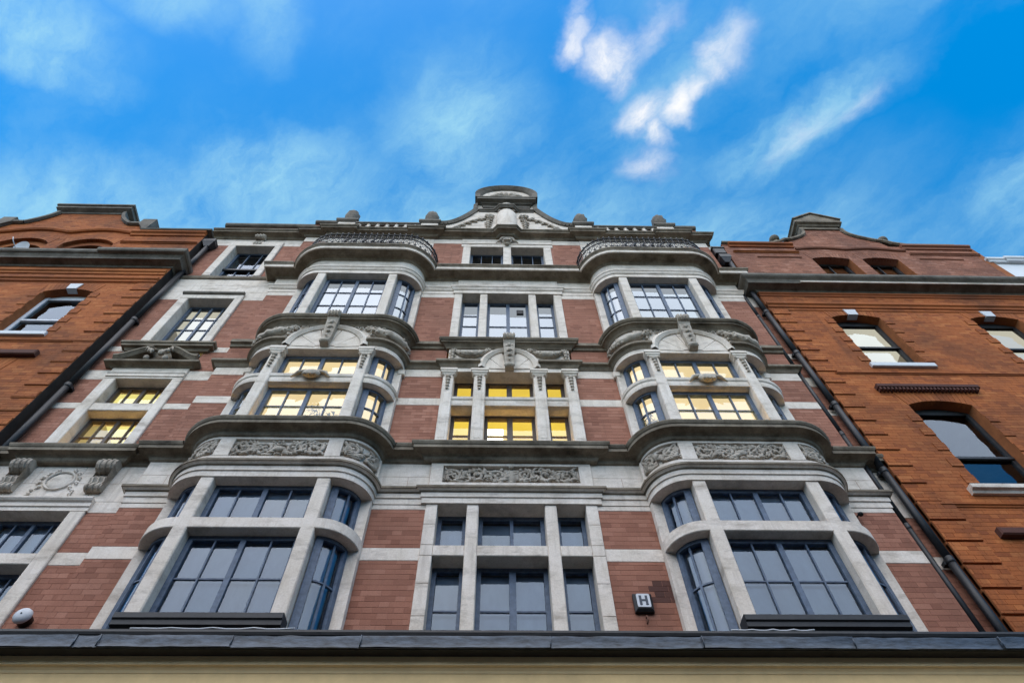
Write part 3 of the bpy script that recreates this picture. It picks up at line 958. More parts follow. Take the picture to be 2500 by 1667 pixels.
MB().sweep(main_path(.0), [(.29, 15.815), (.318, 15.808), (.334, 15.848), (.349, 15.858), (.349, 15.908), (.1, 15.945), (.1, 15.82)]).build('cornice_lip', 'stone_moulding', H)
# wing sill string at the attic
MB().sweep([(-8.2, .1), (-5.6, .1)], [(-.05, 15.74), (.03, 15.74), (.05, 15.78), (.05, 15.86), (0, 15.92), (-.05, 15.92)]).build('string_course', 'stone_moulding', H)
MB().sweep([(5.6, .1), (6.0, .1)], [(-.05, 15.74), (.03, 15.74), (.05, 15.78), (.05, 15.86), (0, 15.92), (-.05, 15.92)]).build('string_course', 'stone_moulding', H)

# attic: centre surround
for (a, b) in ((-1.19, -.99), (-.105, .105), (.99, 1.19)):
    BX('mullion' if a > -.5 and b < .5 else 'pier', 'stone', H, a, b, -.02, .32, 15.9, 17.89, .01)
BX('pier', 'mortar_pink', H, -1.245, -1.19, .0, .3, 15.9, 18.14)
BX('pier', 'mortar_pink', H, 1.19, 1.245, .0, .3, 15.9, 18.14)
BX('lintel', 'stone', H, -1.245, 1.245, -.022, .32, 17.89, 18.46, .008)
BX('lintel_moulding', 'stone', H, -1.24, 1.24, -.045, 0, 18.07, 18.12, .01)
mb = MB()
mb.ball((0, -.06, 18.22), (.15, .10, .16), 10, 6)
for sg in (-1, 1):
    mb.tube([(0, -.1, 18.38), (sg * .14, -.10, 18.33), (sg * .2, -.08, 18.22), (sg * .30, -.06, 18.10)], [.04, .05, .04, .012], 6)
    mb.tube([(sg * .05, -.12, 18.3), (sg * .09, -.12, 18.2), (sg * .06, -.1, 18.1)], [.02, .03, .01], 5)
for k in range(5): mb.ball((-.08 + .04 * k, -.15, 18.12 + .02 * (k % 2)), .028, 6, 4)
mb.ball((0, -.07, 17.98), (.09, .05, .03), 8, 4)
mb.build('carved_shell', 'stone_carving', H)
# stone dressings and balcony door behind each balcony
for c in (-BC, BC):
    BX('pier', 'stone', H, c - 1.455, c - .62, -.012, .3, 15.9, 18.14, .01)
    BX('pier', 'stone', H, c + .62, c + 1.455, -.012, .3, 15.9, 18.14, .01)
    BX('lintel', 'stone', H, c - 1.455, c + 1.455, -.014, .3, 18.14, 18.46, .01)
    window(H, c - .62, c + .62, 15.9, 18.14, .2, [c - .3, c, c + .3], [16.6, 17.3], post=.06)
    poly = [(x, y) for x, y in bay_path(c)] + [(c + 1.455, .3), (c - 1.455, .3)]
    MB().slab(poly, 15.88, 15.93).build('balcony_floor', 'lead', H)

# main cornice under the parapet
CORT = [(-.2, 18.44), (.02, 18.44), (.05, 18.47), (.06, 18.51), (.11, 18.535), (.19, 18.55), (.21, 18.555), (.21, 18.62), (.23, 18.63), (.26, 18.67), (.26, 18.70), (0, 18.73), (-.2, 18.73)]
ctp = [(-8.2, .1), (-5.6, .1), (-5.6, 0)]
for (a, b, d) in ((-BC - 1.5, -BC - .92, .07), (-BC + .92, -BC + 1.5, .07)):
    ctp += [(a, 0), (a, -d), (b, -d), (b, 0)]
ctp += [(-.30, 0), (-.17, -.13), (.17, -.13), (.30, 0)]
for (a, b, d) in ((BC - 1.5, BC - .92, .07), (BC + .92, BC + 1.5, .07)):
    ctp += [(a, 0), (a, -d), (b, -d), (b, 0)]
ctp += [(5.6, 0), (5.6, .1), (5.75, .1)]
MB().sweep(ctp, CORT).build('parapet_cornice', 'stone_moulding', H)
# left wing bracket under that cornice
mb = MB(); console(mb, -6.98, -6.70, .1, 18.02, 18.5, .05, .18); mb.build('bracket', 'stone_carving', H)
# parapet walls
par = MB()
par.box(-8.2, -5.6, .12, .40, 18.5, 19.45); par.box(-5.598, -1.9, .03, .35, 18.5, 19.55); par.box(1.9, 5.6, .03, .35, 18.5, 19.55)
PAR = par.build('parapet_wall', 'mortar_pink', H)
bl = list(lay(-8.2, -5.6, 18.6, 19.45, .1, CH))
brickwork(PAR, bl, .11, PK)
bl = list(lay(-5.6, -BC - 1.5, 18.6, 19.55, 0, CH)) + list(lay(BC + 1.5, 5.6, 18.6, 19.55, 0, CH))
brickwork(PAR, bl, .02, PK)
for c in (-BC, BC):
    BX('balustrade_base', 'stone_moulding', H, c - .93, c + .93, -.02, .05, 18.7, 19.05, .01)
    for k in range(7):
        xx = c - .81 + .27 * k
        mb = MB()
        for (z, r) in ((19.05, .05), (19.12, .085), (19.22, .05), (19.32, .04), (19.40, .06)): mb.v  # profile rings below
        rings = [(19.05, .06), (19.10, .085), (19.17, .09), (19.25, .05), (19.33, .045), (19.40, .065)]
        seg = 8; vs = []
        for z, r in rings: vs += [(xx + r * math.cos(2 * math.pi * j / seg), -.03 + r * math.sin(2 * math.pi * j / seg), z) for j in range(seg)]
        mb.add(vs, [(i * seg + j, i * seg + (j + 1) % seg, (i + 1) * seg + (j + 1) % seg, (i + 1) * seg + j) for i in range(len(rings) - 1) for j in range(seg)], True)
        mb.build('baluster', 'stone', H)
    MB().sweep([(c - .93, 0), (c + .93, 0)], [(-.1, 19.40), (.06, 19.40), (.08, 19.44), (.11, 19.46), (.11, 19.53), (.0, 19.58), (-.1, 19.58)]).build('coping', 'stone_coping', H)
    for sg in (-1, 1):
        xm = c + sg * 1.21
        p = BX('parapet_pier', 'stone', H, xm - .25, xm + .25, -.06, .34, 18.7, 19.62, .012)
        q = MB(); q.sweep([(xm - .25, .3), (xm - .25, -.06), (xm + .25, -.06), (xm + .25, .3)], [(-.1, 19.62), (.02, 19.62), (.05, 19.66), (.07, 19.68), (.07, 19.78), (-.24, 19.82)])
        q.slab([(xm - .24, -.05), (xm + .24, -.05), (xm + .24, .3), (xm - .24, .3)], 19.62, 19.80)
        q.build('pier_cap', 'stone_coping', p)
        q = MB()
        rings = [(19.78, .12), (19.95, .15), (20.15, .20), (20.38, .215), (20.58, .20), (20.76, .14), (20.86, .06)]
        seg = 12; vs = []
        for k, (z, r) in enumerate(rings): vs += [(xm + r * (1 + .07 * (-1) ** (j + k)) * math.cos(2 * math.pi * j / seg), .10 + r * (1 + .07 * (-1) ** (j + k)) * math.sin(2 * math.pi * j / seg), z) for j in range(seg)]
        q.add(vs, [(i * seg + j, i * seg + (j + 1) % seg, (i + 1) * seg + (j + 1) % seg, (i + 1) * seg + j) for i in range(len(rings) - 1) for j in range(seg)] + [tuple((len(rings) - 1) * seg + j for j in range(seg))], True)
        q.build('finial', 'stone_coping', p)
COPE = [(-.3, 19.45), (.03, 19.45), (.07, 19.48), (.09, 19.52), (.09, 19.60), (-.3, 19.64)]
MB().sweep([(-8.2, .11), (-5.58, .11)], COPE).build('coping', 'stone_coping', H)
for a, b in ((-5.6, -BC - 1.47), (BC + 1.47, 5.6)):
    MB().sweep([(a, .02), (b, .02)], [(o, z + .1) for o, z in COPE]).build('coping', 'stone_coping', H)

# centre gable
def gable_outline(n=10):
    pts = [(-2.0, 18.6), (-2.0, 19.72), (-1.86, 19.72)]
    for i in range(1, n + 1):
        t = i / n
        pts.append((-1.86 + .92 * t, 19.72 + 1.33 * (t ** 1.75)))
    pts.append((-.94, 21.5))
    return pts
go = gable_outline()
full = go + [(-x, z) for x, z in reversed(go)]
MB().prism(full, .0, .38).build('gable_wall', 'stone', H)
# raised rim along the curve
for sg in (-1, 1):
    rim = MB()
    pr = [(sg * x, z) for x, z in go[1:]]
    if sg < 0: pass
    for i in range(len(pr) - 1):
        (xa, za), (xb, zb) = pr[i], pr[i + 1]
        dx, dz = xb - xa, zb - za
        l = math.hypot(dx, dz); nx, nz = -dz / l, dx / l
        if (nz < 0) or (abs(nz) < .05 and nx * sg < 0): nx, nz = -nx, -nz
        k = .10
        vs = []
        for (x, z) in ((xa, za), (xb, zb)):
            vs += [(x - nx * k, -.045, z - nz * k), (x - nx * .03, -.075, z - nz * .03), (x + nx * .03, -.095, z + nz * .03), (x + nx * .03, .40, z + nz * .03), (x - nx * k, .02, z - nz * k)]
        rim.add(vs, [(j, j + 1, j + 6, j + 5) for j in range(3)] + [(0, 4, 9, 5)])
    rim.build('gable_rim', 'stone_coping', H)
# cap: entablature and segmental pediment
cap = MB()
cp = [(-.72, .02), (-.72, -.02), (.72, -.02), (.72, .02)]
cap.sweep(cp, [(-.1, 21.22), (.01, 21.22), (.03, 21.26), (.03, 21.34), (.06, 21.37), (.0, 21.40), (-.1, 21.40)])
cap.sweep(cp, [(-.1, 21.44), (.06, 21.46), (.10, 21.50), (.19, 21.54), (.21, 21.55), (.21, 21.66), (.23, 21.68), (.23, 21.74), (-.1, 21.75)])
cap.box(-.70, .70, -.018, .02, 21.2, 21.75)
cap.build('gable_cap', 'stone_coping', H)
cb = MB(); cb.box(-.955, .955, .003, .39, 21.0, 22.12); cb.build('cap_block', 'stone_coping', H)
ped = MB()
n = 16; rr_ = 1.0
pl = [(-.96, 21.75)] + [(-.98 * math.cos(math.pi * i / n) if 0 < i < n else (-.98 if i == 0 else .98), 22.10 + .86 * math.sin(math.pi * i / n)) for i in range(n + 1)] + [(.96, 21.75)]
ped.prism(pl, -.10, .36)
ped.build('pediment', 'stone', H)
pr_ = MB()
for i in range(n):
    a0, a1 = math.pi * i / n, math.pi * (i + 1) / n
    vs = []
    for a in (a0, a1):
        ca, sa = math.cos(a), math.sin(a)
        for (k, yy) in ((.80, -.105), (.86, -.16), (.93, -.20), (1.0, -.24), (1.03, -.24), (1.03, .38)):
            vs.append((-.98 * k * ca, yy, 22.10 + .86 * k * sa))
    pr_.add(vs, [(j, j + 1, j + 7, j + 6) for j in range(5)])
for sg in (-1, 1):
    pr_.box(*sorted((sg * .84, sg * 1.0)), -.235, .02, 21.752, 22.10)
pr_.build('pediment_moulding', 'stone_coping', H)
sh = MB()
for k in range(7):
    a = math.pi * (k + .5) / 7
    sh.tube([(-.08 * math.cos(a), -.12, 21.98 + .03 * math.sin(a)), (-.34 * math.cos(a), -.16, 21.98 + .24 * math.sin(a)), (-.52 * math.cos(a), -.13, 21.98 + .36 * math.sin(a))], [.03, .075, .05], 6)
sh.build('carved_shell', 'stone_carving', H)
# shield with drapery, scrolled label and garlands on the gable
sd_ = MB()
seg = 12; vs = []
for z, r in ((18.72, .30), (19.2, .305), (20.3, .31), (20.62, .29), (20.85, .22)):
    vs += [(r * math.cos(math.pi * j / seg + math.pi), .0 + .62 * r * math.sin(math.pi * j / seg + math.pi), z) for j in range(seg + 1)]
k1 = seg + 1
sd_.add(vs, [(i * k1 + j, i * k1 + j + 1, (i + 1) * k1 + j + 1, (i + 1) * k1 + j) for i in range(4) for j in range(seg)], True)
sd_.build('shield', 'stone', H)
MB().sweep([(-.85, -.0), (-.36, -.0), (-.20, -.16), (.20, -.16), (.36, -.0), (.85, -.0)], [(-.02, 20.86), (.02, 20.86), (.05, 20.92), (.08, 20.94), (.08, 21.0), (-.02, 21.06)]).build('label_moulding', 'stone_coping', H)
fm = on_wall(0, 0)
for sg in (-1, 1):
    mb = MB()
    rosette(mb, fm, sg * .52, 20.35, .17, .04); rosette(mb, fm, sg * .50, 20.05, .11, .04)
    drop(mb, fm, sg * .55, 19.85, 19.15, .10, .03, 5)
    mb.tube([fm(sg * (.62 + 1.0 * k / 8), 20.15 - 1.0 * (k / 8) ** 1.8, .03) for k in range(9)], [.05, .045, .04, .04, .04, .04, .045, .05, .06], 6)
    rosette(mb, fm, sg * 1.45, 19.35, .12, .03)
    for k in range(5): leaf(mb, fm, sg * (.7 + .17 * k), 20.05 - .16 * k, sg * (.85 + .17 * k), 20.22 - .2 * k, .05, .02, .03)
    mb.build('garland', 'stone_carving', H)
mb = MB()
for sg in (-1, 1): spiral(mb, fm, sg * .20, 21.1, .12, 1.2, 0, 1, .03, .06, sg)
mb.ball((0, -.16, 21.12), (.16, .08, .10), 8, 5)
mb.build('scroll_crest', 'stone_carving', H)

# ---------------------------------------------------------------- bay windows, floor by floor
def curved_window(parent, c, side, z0, z1, rows, mt, o=-.19):
    t0, t1 = 9, 74
    def sp(a, b, n=8):
        q = arc(c, side, a, b, n)
        return q if side > 0 else q[::-1]
    f = MB()
    pr = lambda lo, hi, zz0, zz1: [(lo, zz0), (hi, zz0), (hi, zz1), (lo, zz1)]
    f.sweep(sp(t0 - 6, t0 + 6, 2), pr(o - .05, o + .045, z0, z1)); f.sweep(sp(t1 - 6, t1 + 8, 2), pr(o - .05, o + .045, z0, z1))
    f.sweep(sp(t0 + 6, t1 - 6), pr(o - .05, o + .045, z1 - .06, z1)); f.sweep(sp(t0 + 6, t1 - 6), pr(o - .05, o + .045, z0, z0 + .06))
    wd = f.build('curved_window', mt, parent)
    tm = (t0 + t1) / 2
    MB().sweep(sp(tm - 1.6, tm + 1.6, 1), pr(o - .03, o + .022, z0 + .06, z1 - .06)).build('glazing_bar', mt, wd)
    for r in rows: MB().sweep(sp(t0 + 6, t1 - 6), pr(o - .03, o + .015, r - .012, r + .012)).build('glazing_bar', mt, wd)
    zs = [z0 + .06] + list(rows) + [z1 - .06]
    for (a, b) in ((t0 + 6, tm), (tm, t1 - 6)):
        for j in range(len(zs) - 1):
            MB().sweep(sp(a, b, 5), [(o, zs[j]), (o, zs[j + 1])], closed=False, smooth=True).build('pane', 'glass', wd)
    return wd
def bay_floor(c, zb, zt, trans, rows_lo, rows_hi, pil=False):
    zcap = zt
    for sg in (-1, 1):
        p = BX('mullion', 'stone', H, *sorted((c + sg * .72, c + sg * .91)), -BP - (.03 if pil else .0), -BP + .26, zb, zt, .014)
        if pil:
            x0, x1 = sorted((c + sg * .72, c + sg * .91)); xm = (x0 + x1) / 2; yf = -BP - .03
            q = MB(); q.sweep([(x0, yf + .1), (x0, yf), (x1, yf), (x1, yf + .1)], [(-.01, 11.12), (.01, 11.13), (.02, 11.17), (.04, 11.20), (.04, 11.24), (.055, 11.25), (.055, 11.32), (-.01, 11.328)]); q.build('capital', 'stone', p)
            q = MB(); q.bbox(x0 - .03, x1 + .03, yf - .035, yf + .1, zb, 9.12, .012); q.build('pilaster_base', 'stone', p)
            q = MB()
            for k in range(5):
                z = 11.06 - .10 * k; r = .044 - .005 * k
                q.ball((xm, yf - .018, z), (r, r * .8, r * 1.2), 6, 4)
                for s2 in (-1, 1): q.tube([(xm, yf - .018, z + .03), (xm + s2 * r * .9, yf - .026, z), (xm + s2 * r, yf - .018, z - .045)], [.008, .014, .004], 4)
            for s2 in (-1, 1): q.tube([(xm + s2 * (.10 + .02 * math.cos(a * .8)), yf - .015, 11.12 + .025 * math.sin(a * .8)) for a in range(9)], .010, 5)
            q.build('carving', 'stone_carving', p, 'stuff')
        # stone jamb where the bay meets the wall
        t = arc(c, sg, 80, 90, 2)
        t = t if sg > 0 else t[::-1]
        MB().sweep(t, [(-.22, zb), (0, zb), (0, zt), (-.22, zt)]).build('jamb', 'stone', H)
        BX('jamb', 'stone', H, *sorted((c + sg * 1.30, c + sg * 1.4555)), .001, .30, zb, zt)
        if pil:
            BX('jamb_capital', 'stone', H, *sorted((c + sg * 1.36, c + sg * 1.50)), -.10, 0, 11.14, 11.328, .02)
    bp = bay_path(c)
    if trans:
        if pil: pr = [(-.22, trans[0]), (-.02, trans[0]), (-.01, trans[0] + .05), (-.01, trans[0] + .13), (.01, trans[0] + .15), (.02, trans[1] - .03), (-.02, trans[1]), (-.22, trans[1])]
        else: pr = [(-.22, trans[0]), (-.012, trans[0]), (-.002, trans[0] + .01), (-.002, trans[1] - .01), (-.012, trans[1]), (-.22, trans[1])]
        MB().sweep(arc(c, -1, 88, 0, 10) + arc(c, 1, 0, 88, 10), pr).build('transom', 'stone', H)
        if pil:
            q = MB()
            q.ball((c, -BP - .06, (trans[0] + trans[1]) / 2 + .02), (.17, .07, .11), 10, 6)
            for s2 in (-1, 1): q.tube([(c + s2 * .1, -BP - .06, trans[1] - .02), (c + s2 * .24, -BP - .05, trans[1] - .05), (c + s2 * .33, -BP - .04, trans[0] + .05)], [.04, .04, .015], 6)
            for k in range(4): q.ball((c - .09 + .06 * k, -BP - .12, trans[0] + .04), .035, 6, 4)
            q.build('carved_shell', 'stone_carving', H)
    ranges = [(zb, trans[0], rows_lo), (trans[1], zt, rows_hi)] if trans else [(zb, zt, rows_lo)]
    for (a, b, rows) in ranges:
        window(H, c - .72, c + .72, a, b, -BP + .19, [c - .36, c, c + .36], rows, 'frame_blue', .07, .022, .07)
        for sg in (-1, 1): curved_window(H, c, sg, a, b, rows, 'frame_blue')
for c in (-BC, BC):
    bay_floor(c, 5.15, 7.70, (6.72, 6.91), [6.03], [])
    bay_floor(c, 8.90, 11.33, (10.24, 10.48), [9.72], [], True)
    bay_floor(c, 12.40, 14.87, None, [12.95, 13.55, 14.2], [])
    # base of the bay and its black painted sill
    MB().sweep(bay_path(c), [(-.28, 4.6), (.0, 4.6), (.0, 5.15), (-.28, 5.15)]).build('bay_base', 'stone_moulding', H)
    MB().sweep([(c - .92, -BP), (c + .92, -BP)], [(-.1, 5.08), (.05, 5.08), (.06, 5.13), (.10, 5.15), (.10, 5.21), (.12, 5.225), (.12, 5.29), (.10, 5.31), (-.1, 5.33)]).build('sill', 'black_paint', H)
    for z0, z1 in ((8.64, 8.9), (12.2, 12.4), (15.2, 15.86)):
        poly = [(x, y + .04) for x, y in bay_path(c)] + [(c + 1.455, .3), (c - 1.455, .3)]
        MB().slab(poly, z0, z1).build('bay_floor', 'plaster', H)

# flat windows of the centre
for (a, b) in ((-1.075, -.65), (-.478, .478), (.65, 1.075)):
    m_ = (a + b) / 2; wide = b - a > .6
    cols = [m_] if wide else []
    window(H, a, b, 4.95, 6.72, .25, cols, [6.03], 'frame_blue', .06, .024, .09)
    window(H, a, b, 6.91, 7.70, .25, cols, [], 'frame_blue', .06, .024, .05)
    window(H, a, b, 12.40, 14.87, .25, cols, [13.1, 13.72, 14.22] if not wide else [13.72], 'frame_blue', .06, .022, .08)
for (a, b) in ((-1.045, -.665), (-.45, .45), (.665, 1.045)):
    m_ = (a + b) / 2; wide = b - a > .6
    cols = [m_] if wide else []
    window(H, a, b, 8.90, 10.24, .25, cols, [9.69], 'frame_brown', .06, .024, .10)
    window(H, a, b, 10.48, 11.33, .25, cols, [], 'frame_brown', .06, .024, .10)
for (a, b) in ((-.99, -.105), (.105, .99)):
    window(H, a, b, 15.9, 17.89, .25, [a + (b - a) / 3, a + 2 * (b - a) / 3], [16.9], 'frame_blue', .06, .02)
BX('window_vent', 'black_paint', H, .20, .36, .2, .25, 14.3, 14.5, .02)

# wing windows
WX = (-7.36, -6.31)
wm = sum(WX) / 2
# first floor
for (x0, x1, z0, z1) in ((-7.60, -7.36, 4.8, 7.60), (-6.31, -6.09, 4.8, 7.60)):
    BX('pier', 'stone', H, x0, x1, .06, .42, z0, z1, .012)
BX('transom', 'stone', H, -7.36, -6.31, .07, .42, 6.62, 6.81, .01)
MB().sweep([(-7.62, .06), (-6.07, .06)], [(-.3, 7.60), (.0, 7.60), (0, 7.67), (.02, 7.68), (.02, 7.75), (.05, 7.77), (.07, 7.80), (.07, 7.83), (-.3, 7.84)]).build('architrave', 'stone', H)
window(H, *WX, 4.9, 6.62, .30, [wm - .26, wm, wm + .26], [6.0], 'frame_blue', .06, .02, .05)
window(H, *WX, 6.81, 7.60, .30, [wm - .26, wm, wm + .26], [], 'frame_blue', .06, .02, .05)
for x in (-7.50, -6.20):
    mb = MB(); console(mb, x - .15, x + .15, .1, 8.0, 8.64, .09, .19); mb.build('bracket', 'stone_carving', H)
mb = MB()
n = 28
for k in range(n):
    a0, a1 = 2 * math.pi * k / n, 2 * math.pi * (k + 1) / n
    vs = []
    for a in (a0, a1):
        for (q, yy) in ((1.0, .098), (.98, .07), (.90, .062), (.84, .085)): vs.append((-6.83 + .225 * q * math.cos(a), yy, 8.27 + .215 * q * math.sin(a)))
    mb.add(vs, [(j, j + 1, j + 5, j + 4) for j in range(3)], True)
mb.ball((-6.83, .10, 8.27), (.185, .03, .175), 16, 6)
for sg in (-1, 1):
    for k in range(7):
        a = 1.1 - .42 * k
        cx_, cz_ = -6.83 + sg * .275 * math.cos(a), 8.27 + .26 * math.sin(a) if k < 5 else 8.05 - .07 * (k - 5)
        if k >= 5: cx_ = -6.83 + sg * .30
        mb.ball((cx_, .085, cz_), .032, 6, 4)
        mb.tube([(cx_, .085, cz_), (cx_ + sg * .03, .075, cz_ - .06)], [.022, .006], 5)
mb.build('wreath', 'stone', H)
# second floor
for (x0, x1) in ((-7.58, -7.36), (-6.31, -6.13)):
    BX('pier', 'stone', H, x0, x1, .06, .42, 8.9, 11.14, .012)
BX('transom', 'stone', H, *WX, .07, .42, 10.12, 10.34, .01)
BX('lintel', 'stone', H, -7.58, -6.13, .06, .42, 11.14, 11.52, .01)
MB().sweep([(-7.58, .06), (-6.13, .06)], [(0, 11.20), (.02, 11.20), (.02, 11.27), (.04, 11.30), (0, 11.32)]).build('lintel_moulding', 'stone', H)
window(H, *WX, 8.9, 10.12, .30, [wm - .26, wm, wm + .26], [9.62], 'frame_brown', .06, .022, .06)
window(H, *WX, 10.34, 11.14, .30, [wm - .26, wm, wm + .26], [], 'frame_brown', .06, .022, .06)
# swan-neck pediment
mb = MB()
mb.sweep([(-7.60, .12), (-7.60, .08), (-6.11, .08), (-6.11, .12)], [(-.02, 11.50), (.03, 11.50), (.06, 11.53), (.15, 11.55), (.16, 11.56), (.16, 11.61), (.0, 11.63)])
mb.build('pediment_base', 'stone_moulding', H)
mb = MB()
for sg in (-1, 1):
    pts = []
    for k in range(13):
        t = k / 12
        pts.append((wm - sg * (.80 - .62 * t), 11.70 + .34 * (3 * t * t - 2 * t ** 3)))
    vs = []
    for (x, z) in pts: vs += [(x, .12, z - .10), (x, -.05, z - .08), (x, -.09, z - .03), (x, -.12, z), (x, -.12, z + .04), (x, .12, z + .06)]
    mb.add(vs, [(i * 6 + j, i * 6 + j + 1, i * 6 + j + 7, i * 6 + j + 6) for i in range(12) for j in range(5)] + [(0, 1, 2, 3, 4, 5), tuple(72 + j for j in range(5, -1, -1))])
    mb.tube([(wm - sg * (.18 - .075 * math.cos(a * .7) * (1 - a / 14)), -.06, 11.97 + .075 * math.sin(a * .7) * (1 - a / 14)) for a in range(13)], .03, 6)
mb.build('swan_neck_pediment', 'stone_moulding', H)
mb = MB()
for sg in (-1, 1):
    mb.ball((wm + sg * .18, -.06, 11.70), (.055, .05, .075), 8, 5)
    mb.ball((wm + sg * .17, -.10, 11.90), (.06, .05, .07), 7, 5)
    for k in range(3): mb.tube([(wm + sg * .17, -.1, 11.92), (wm + sg * (.24 - .05 * k), -.14, 11.95 - .05 * k), (wm + sg * (.27 - .08 * k), -.12, 11.86 - .05 * k)], [.03, .03, .008], 5)
mb.ball((wm, -.03, 11.95), (.07, .06, .09), 8, 5)
mb.build('carving', 'stone_carving', H)
BX('pediment_field', 'stone_moulding', H, -7.5, -6.2, .085, .12, 11.6, 12.2)
# third floor
MB().sweep([(-7.64, .12), (-7.64, .08), (-6.06, .08), (-6.06, .12)], [(-.02, 12.14), (.03, 12.15), (.06, 12.21), (.12, 12.23), (.12, 12.29), (.15, 12.31), (.15, 12.37), (.0, 12.41)]).build('sill', 'stone_moulding', H)
for (x0, x1) in ((-7.56, -7.36), (-6.31, -6.14)):
    BX('pier', 'stone', H, x0, x1, .05, .42, 12.38, 14.60, .012)
BX('lintel', 'stone', H, -7.56, -6.14, .05, .42, 14.60, 14.80, .012)
MB().sweep([(-7.56, .07), (-6.14, .07)], [(0, 14.78), (.05, 14.79), (.07, 14.82), (.07, 14.86), (0, 14.89)]).build('lintel_moulding', 'stone_coping', H)
BX('ashlar_block', 'stone', H, -7.58, -6.13, .096, .3, 14.802, 14.998, .004)
window(H, *WX, 12.38, 14.60, .32, [wm - .26, wm, wm + .26], [13.0, 13.52, 14.0], 'frame_blue', .06, .022, .05)
# attic
for (x0, x1) in ((-7.56, -7.36), (-6.31, -6.14)):
    BX('pier', 'stone', H, x0, x1, .05, .42, 15.9, 17.9, .012)
BX('lintel', 'stone', H, -7.56, -6.14, .05, .42, 17.9, 18.2, .012)
window(H, *WX, 15.9, 17.9, .32, [WX[0] + .35, WX[0] + .70], [16.75], 'frame_blue', .06, .022)
BX('meeting_rail', 'frame_dark', H, *WX, .25, .31, 16.70, 16.78)

# ---------------------------------------------------------------- rooms behind the glass
def room(x0, x1, z0, z1, y0, y1, wallm, ceilm, bays=(), floorm='plaster'):
    r = MB()
    t = .05
    r.box(x0, x1, y1, y1 + t, z0, z1); r.box(x0 - t, x0, y0, y1, z0, z1); r.box(x1, x1 + t, y0, y1, z0, z1)
    rm = r.build('room', wallm, H)
    MB().box(x0, x1, y0, y1, z0 - t, z0).build('floor', floorm, rm)
    MB().box(x0, x1, y0, y1, z1, z1 + t).build('ceiling', ceilm, rm)
    for c in bays:
        inner = [(x + mx * -.25, y + my * -.25) for (x, y), (mx, my) in zip(bay_path(c), mitres(bay_path(c)))]
        inner = [(x, min(y, .0)) for x, y in inner]
        MB().slab(inner + [(c + 1.2, y0), (c - 1.2, y0)], z1 - .02, z1 - .005).build('bay_ceiling', ceilm, rm)
    return rm
# dark first floor with pale blinds drawn behind the glass
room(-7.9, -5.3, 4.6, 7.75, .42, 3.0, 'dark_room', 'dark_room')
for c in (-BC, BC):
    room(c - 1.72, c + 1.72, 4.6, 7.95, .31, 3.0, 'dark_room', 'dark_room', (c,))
    for (z0, z1) in ((5.2, 6.70), (6.92, 7.66)):
        MB().sweep([(c - .68, -.24), (c + .68, -.24)], [(0, z0), (.004, z0), (.004, z1), (0, z1)]).build('blind', 'blind', H)
        for sg in (-1, 1):
            q = arc(c, sg, 12, 70, 6); q = q if sg > 0 else q[::-1]
            MB().sweep(q, [(-.26, z0), (-.256, z0), (-.256, z1), (-.26, z1)]).build('blind', 'blind', H)
room(-1.6, 1.6, 4.6, 7.95, .33, 3.0, 'dark_room', 'dark_room')
for (a, b) in ((-1.02, -.70), (-.42, .42), (.70, 1.02)):
    BX('blind', 'blind', H, a, b, .32, .324, 4.95, 6.66); BX('blind', 'blind', H, a, b, .32, .324, 6.95, 7.62)
BX('blind', 'blind', H, -7.3, -6.37, .37, .374, 4.9, 6.58); BX('blind', 'blind', H, -7.3, -6.37, .37, .374, 6.84, 7.56)
# lit second floor
def glow_strip(x, y, z, mt='lamp', lx=.5, ly=.07):
    o = BX('ceiling_glow_strip', mt, H, x - lx, x + lx, y - ly, y + ly, z - .05, z - .025)
room(-7.9, -5.3, 8.7, 11.25, .42, 2.6, 'plaster', 'glow_lemon')
for c in (-BC, BC): room(c - 1.72, c + 1.72, 8.9, 11.42, .31, 2.8, 'plaster', 'glow_cream', (c,))
room(-1.6, 1.6, 8.9, 11.42, .33, 2.8, 'plaster', 'glow_yellow')
glow_strip(-.32, 1.55, 11.40, 'lamp', .22, .22)
for c in (-BC, BC):
    for sx_ in (-1, 1): glow_strip(c + sx_ * .8, 1.9, 11.40, 'lamp_fill', .35, .10)  # unseen strips, added so the bay room walls look lit
glow_strip(.8, 1.9, 11.40, 'lamp_fill', .3, .1)
glow_strip(-6.8, 2.0, 11.23, 'lamp_fill', .5, .08)
for (x0_, x1_, y_) in ((-1.0, 1.0, .55), (-7.25, -6.45, .62)):  # unseen glowing strips added at floor level to warm the window soffits
    BX('soffit_glow_strip', 'soffit_glow', H, x0_, x1_, y_, y_ + .06, 8.93, 8.97)
for c in (-BC, BC): BX('soffit_glow_strip', 'soffit_glow', H, c - .6, c + .6, -.12, -.07, 8.93, 8.96)
# third floor: ceilings glow by themselves in place of daylight and reflection
room(-7.9, -5.3, 12.2, 14.75, .42, 2.6, 'plaster', 'glow_white')
for c in (-BC, BC): room(c - 1.72, c + 1.72, 12.4, 14.95, .31, 2.8, 'plaster', 'glow_cool', (c,))
room(-1.6, 1.6, 12.4, 14.95, .33, 2.8, 'plaster', 'glow_cool')
# attic, unlit
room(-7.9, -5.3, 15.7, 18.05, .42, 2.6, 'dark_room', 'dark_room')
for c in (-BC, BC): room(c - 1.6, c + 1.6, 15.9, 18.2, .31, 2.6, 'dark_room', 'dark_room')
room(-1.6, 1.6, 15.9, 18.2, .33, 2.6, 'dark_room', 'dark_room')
# roof, back and flanks close the house
bk = MB()
bk.box(-8.2, 5.95, 3.3, 3.6, -ZO, 18.5); bk.box(-8.2, 5.95, .4, 3.6, 18.5, 18.6)
bk.box(-8.2, -7.95, .4, 3.3, -ZO, 18.5); bk.box(5.75, 5.95, .4, 3.3, -ZO, 18.5)
bk.build('back_wall', 'mortar_pink', H)

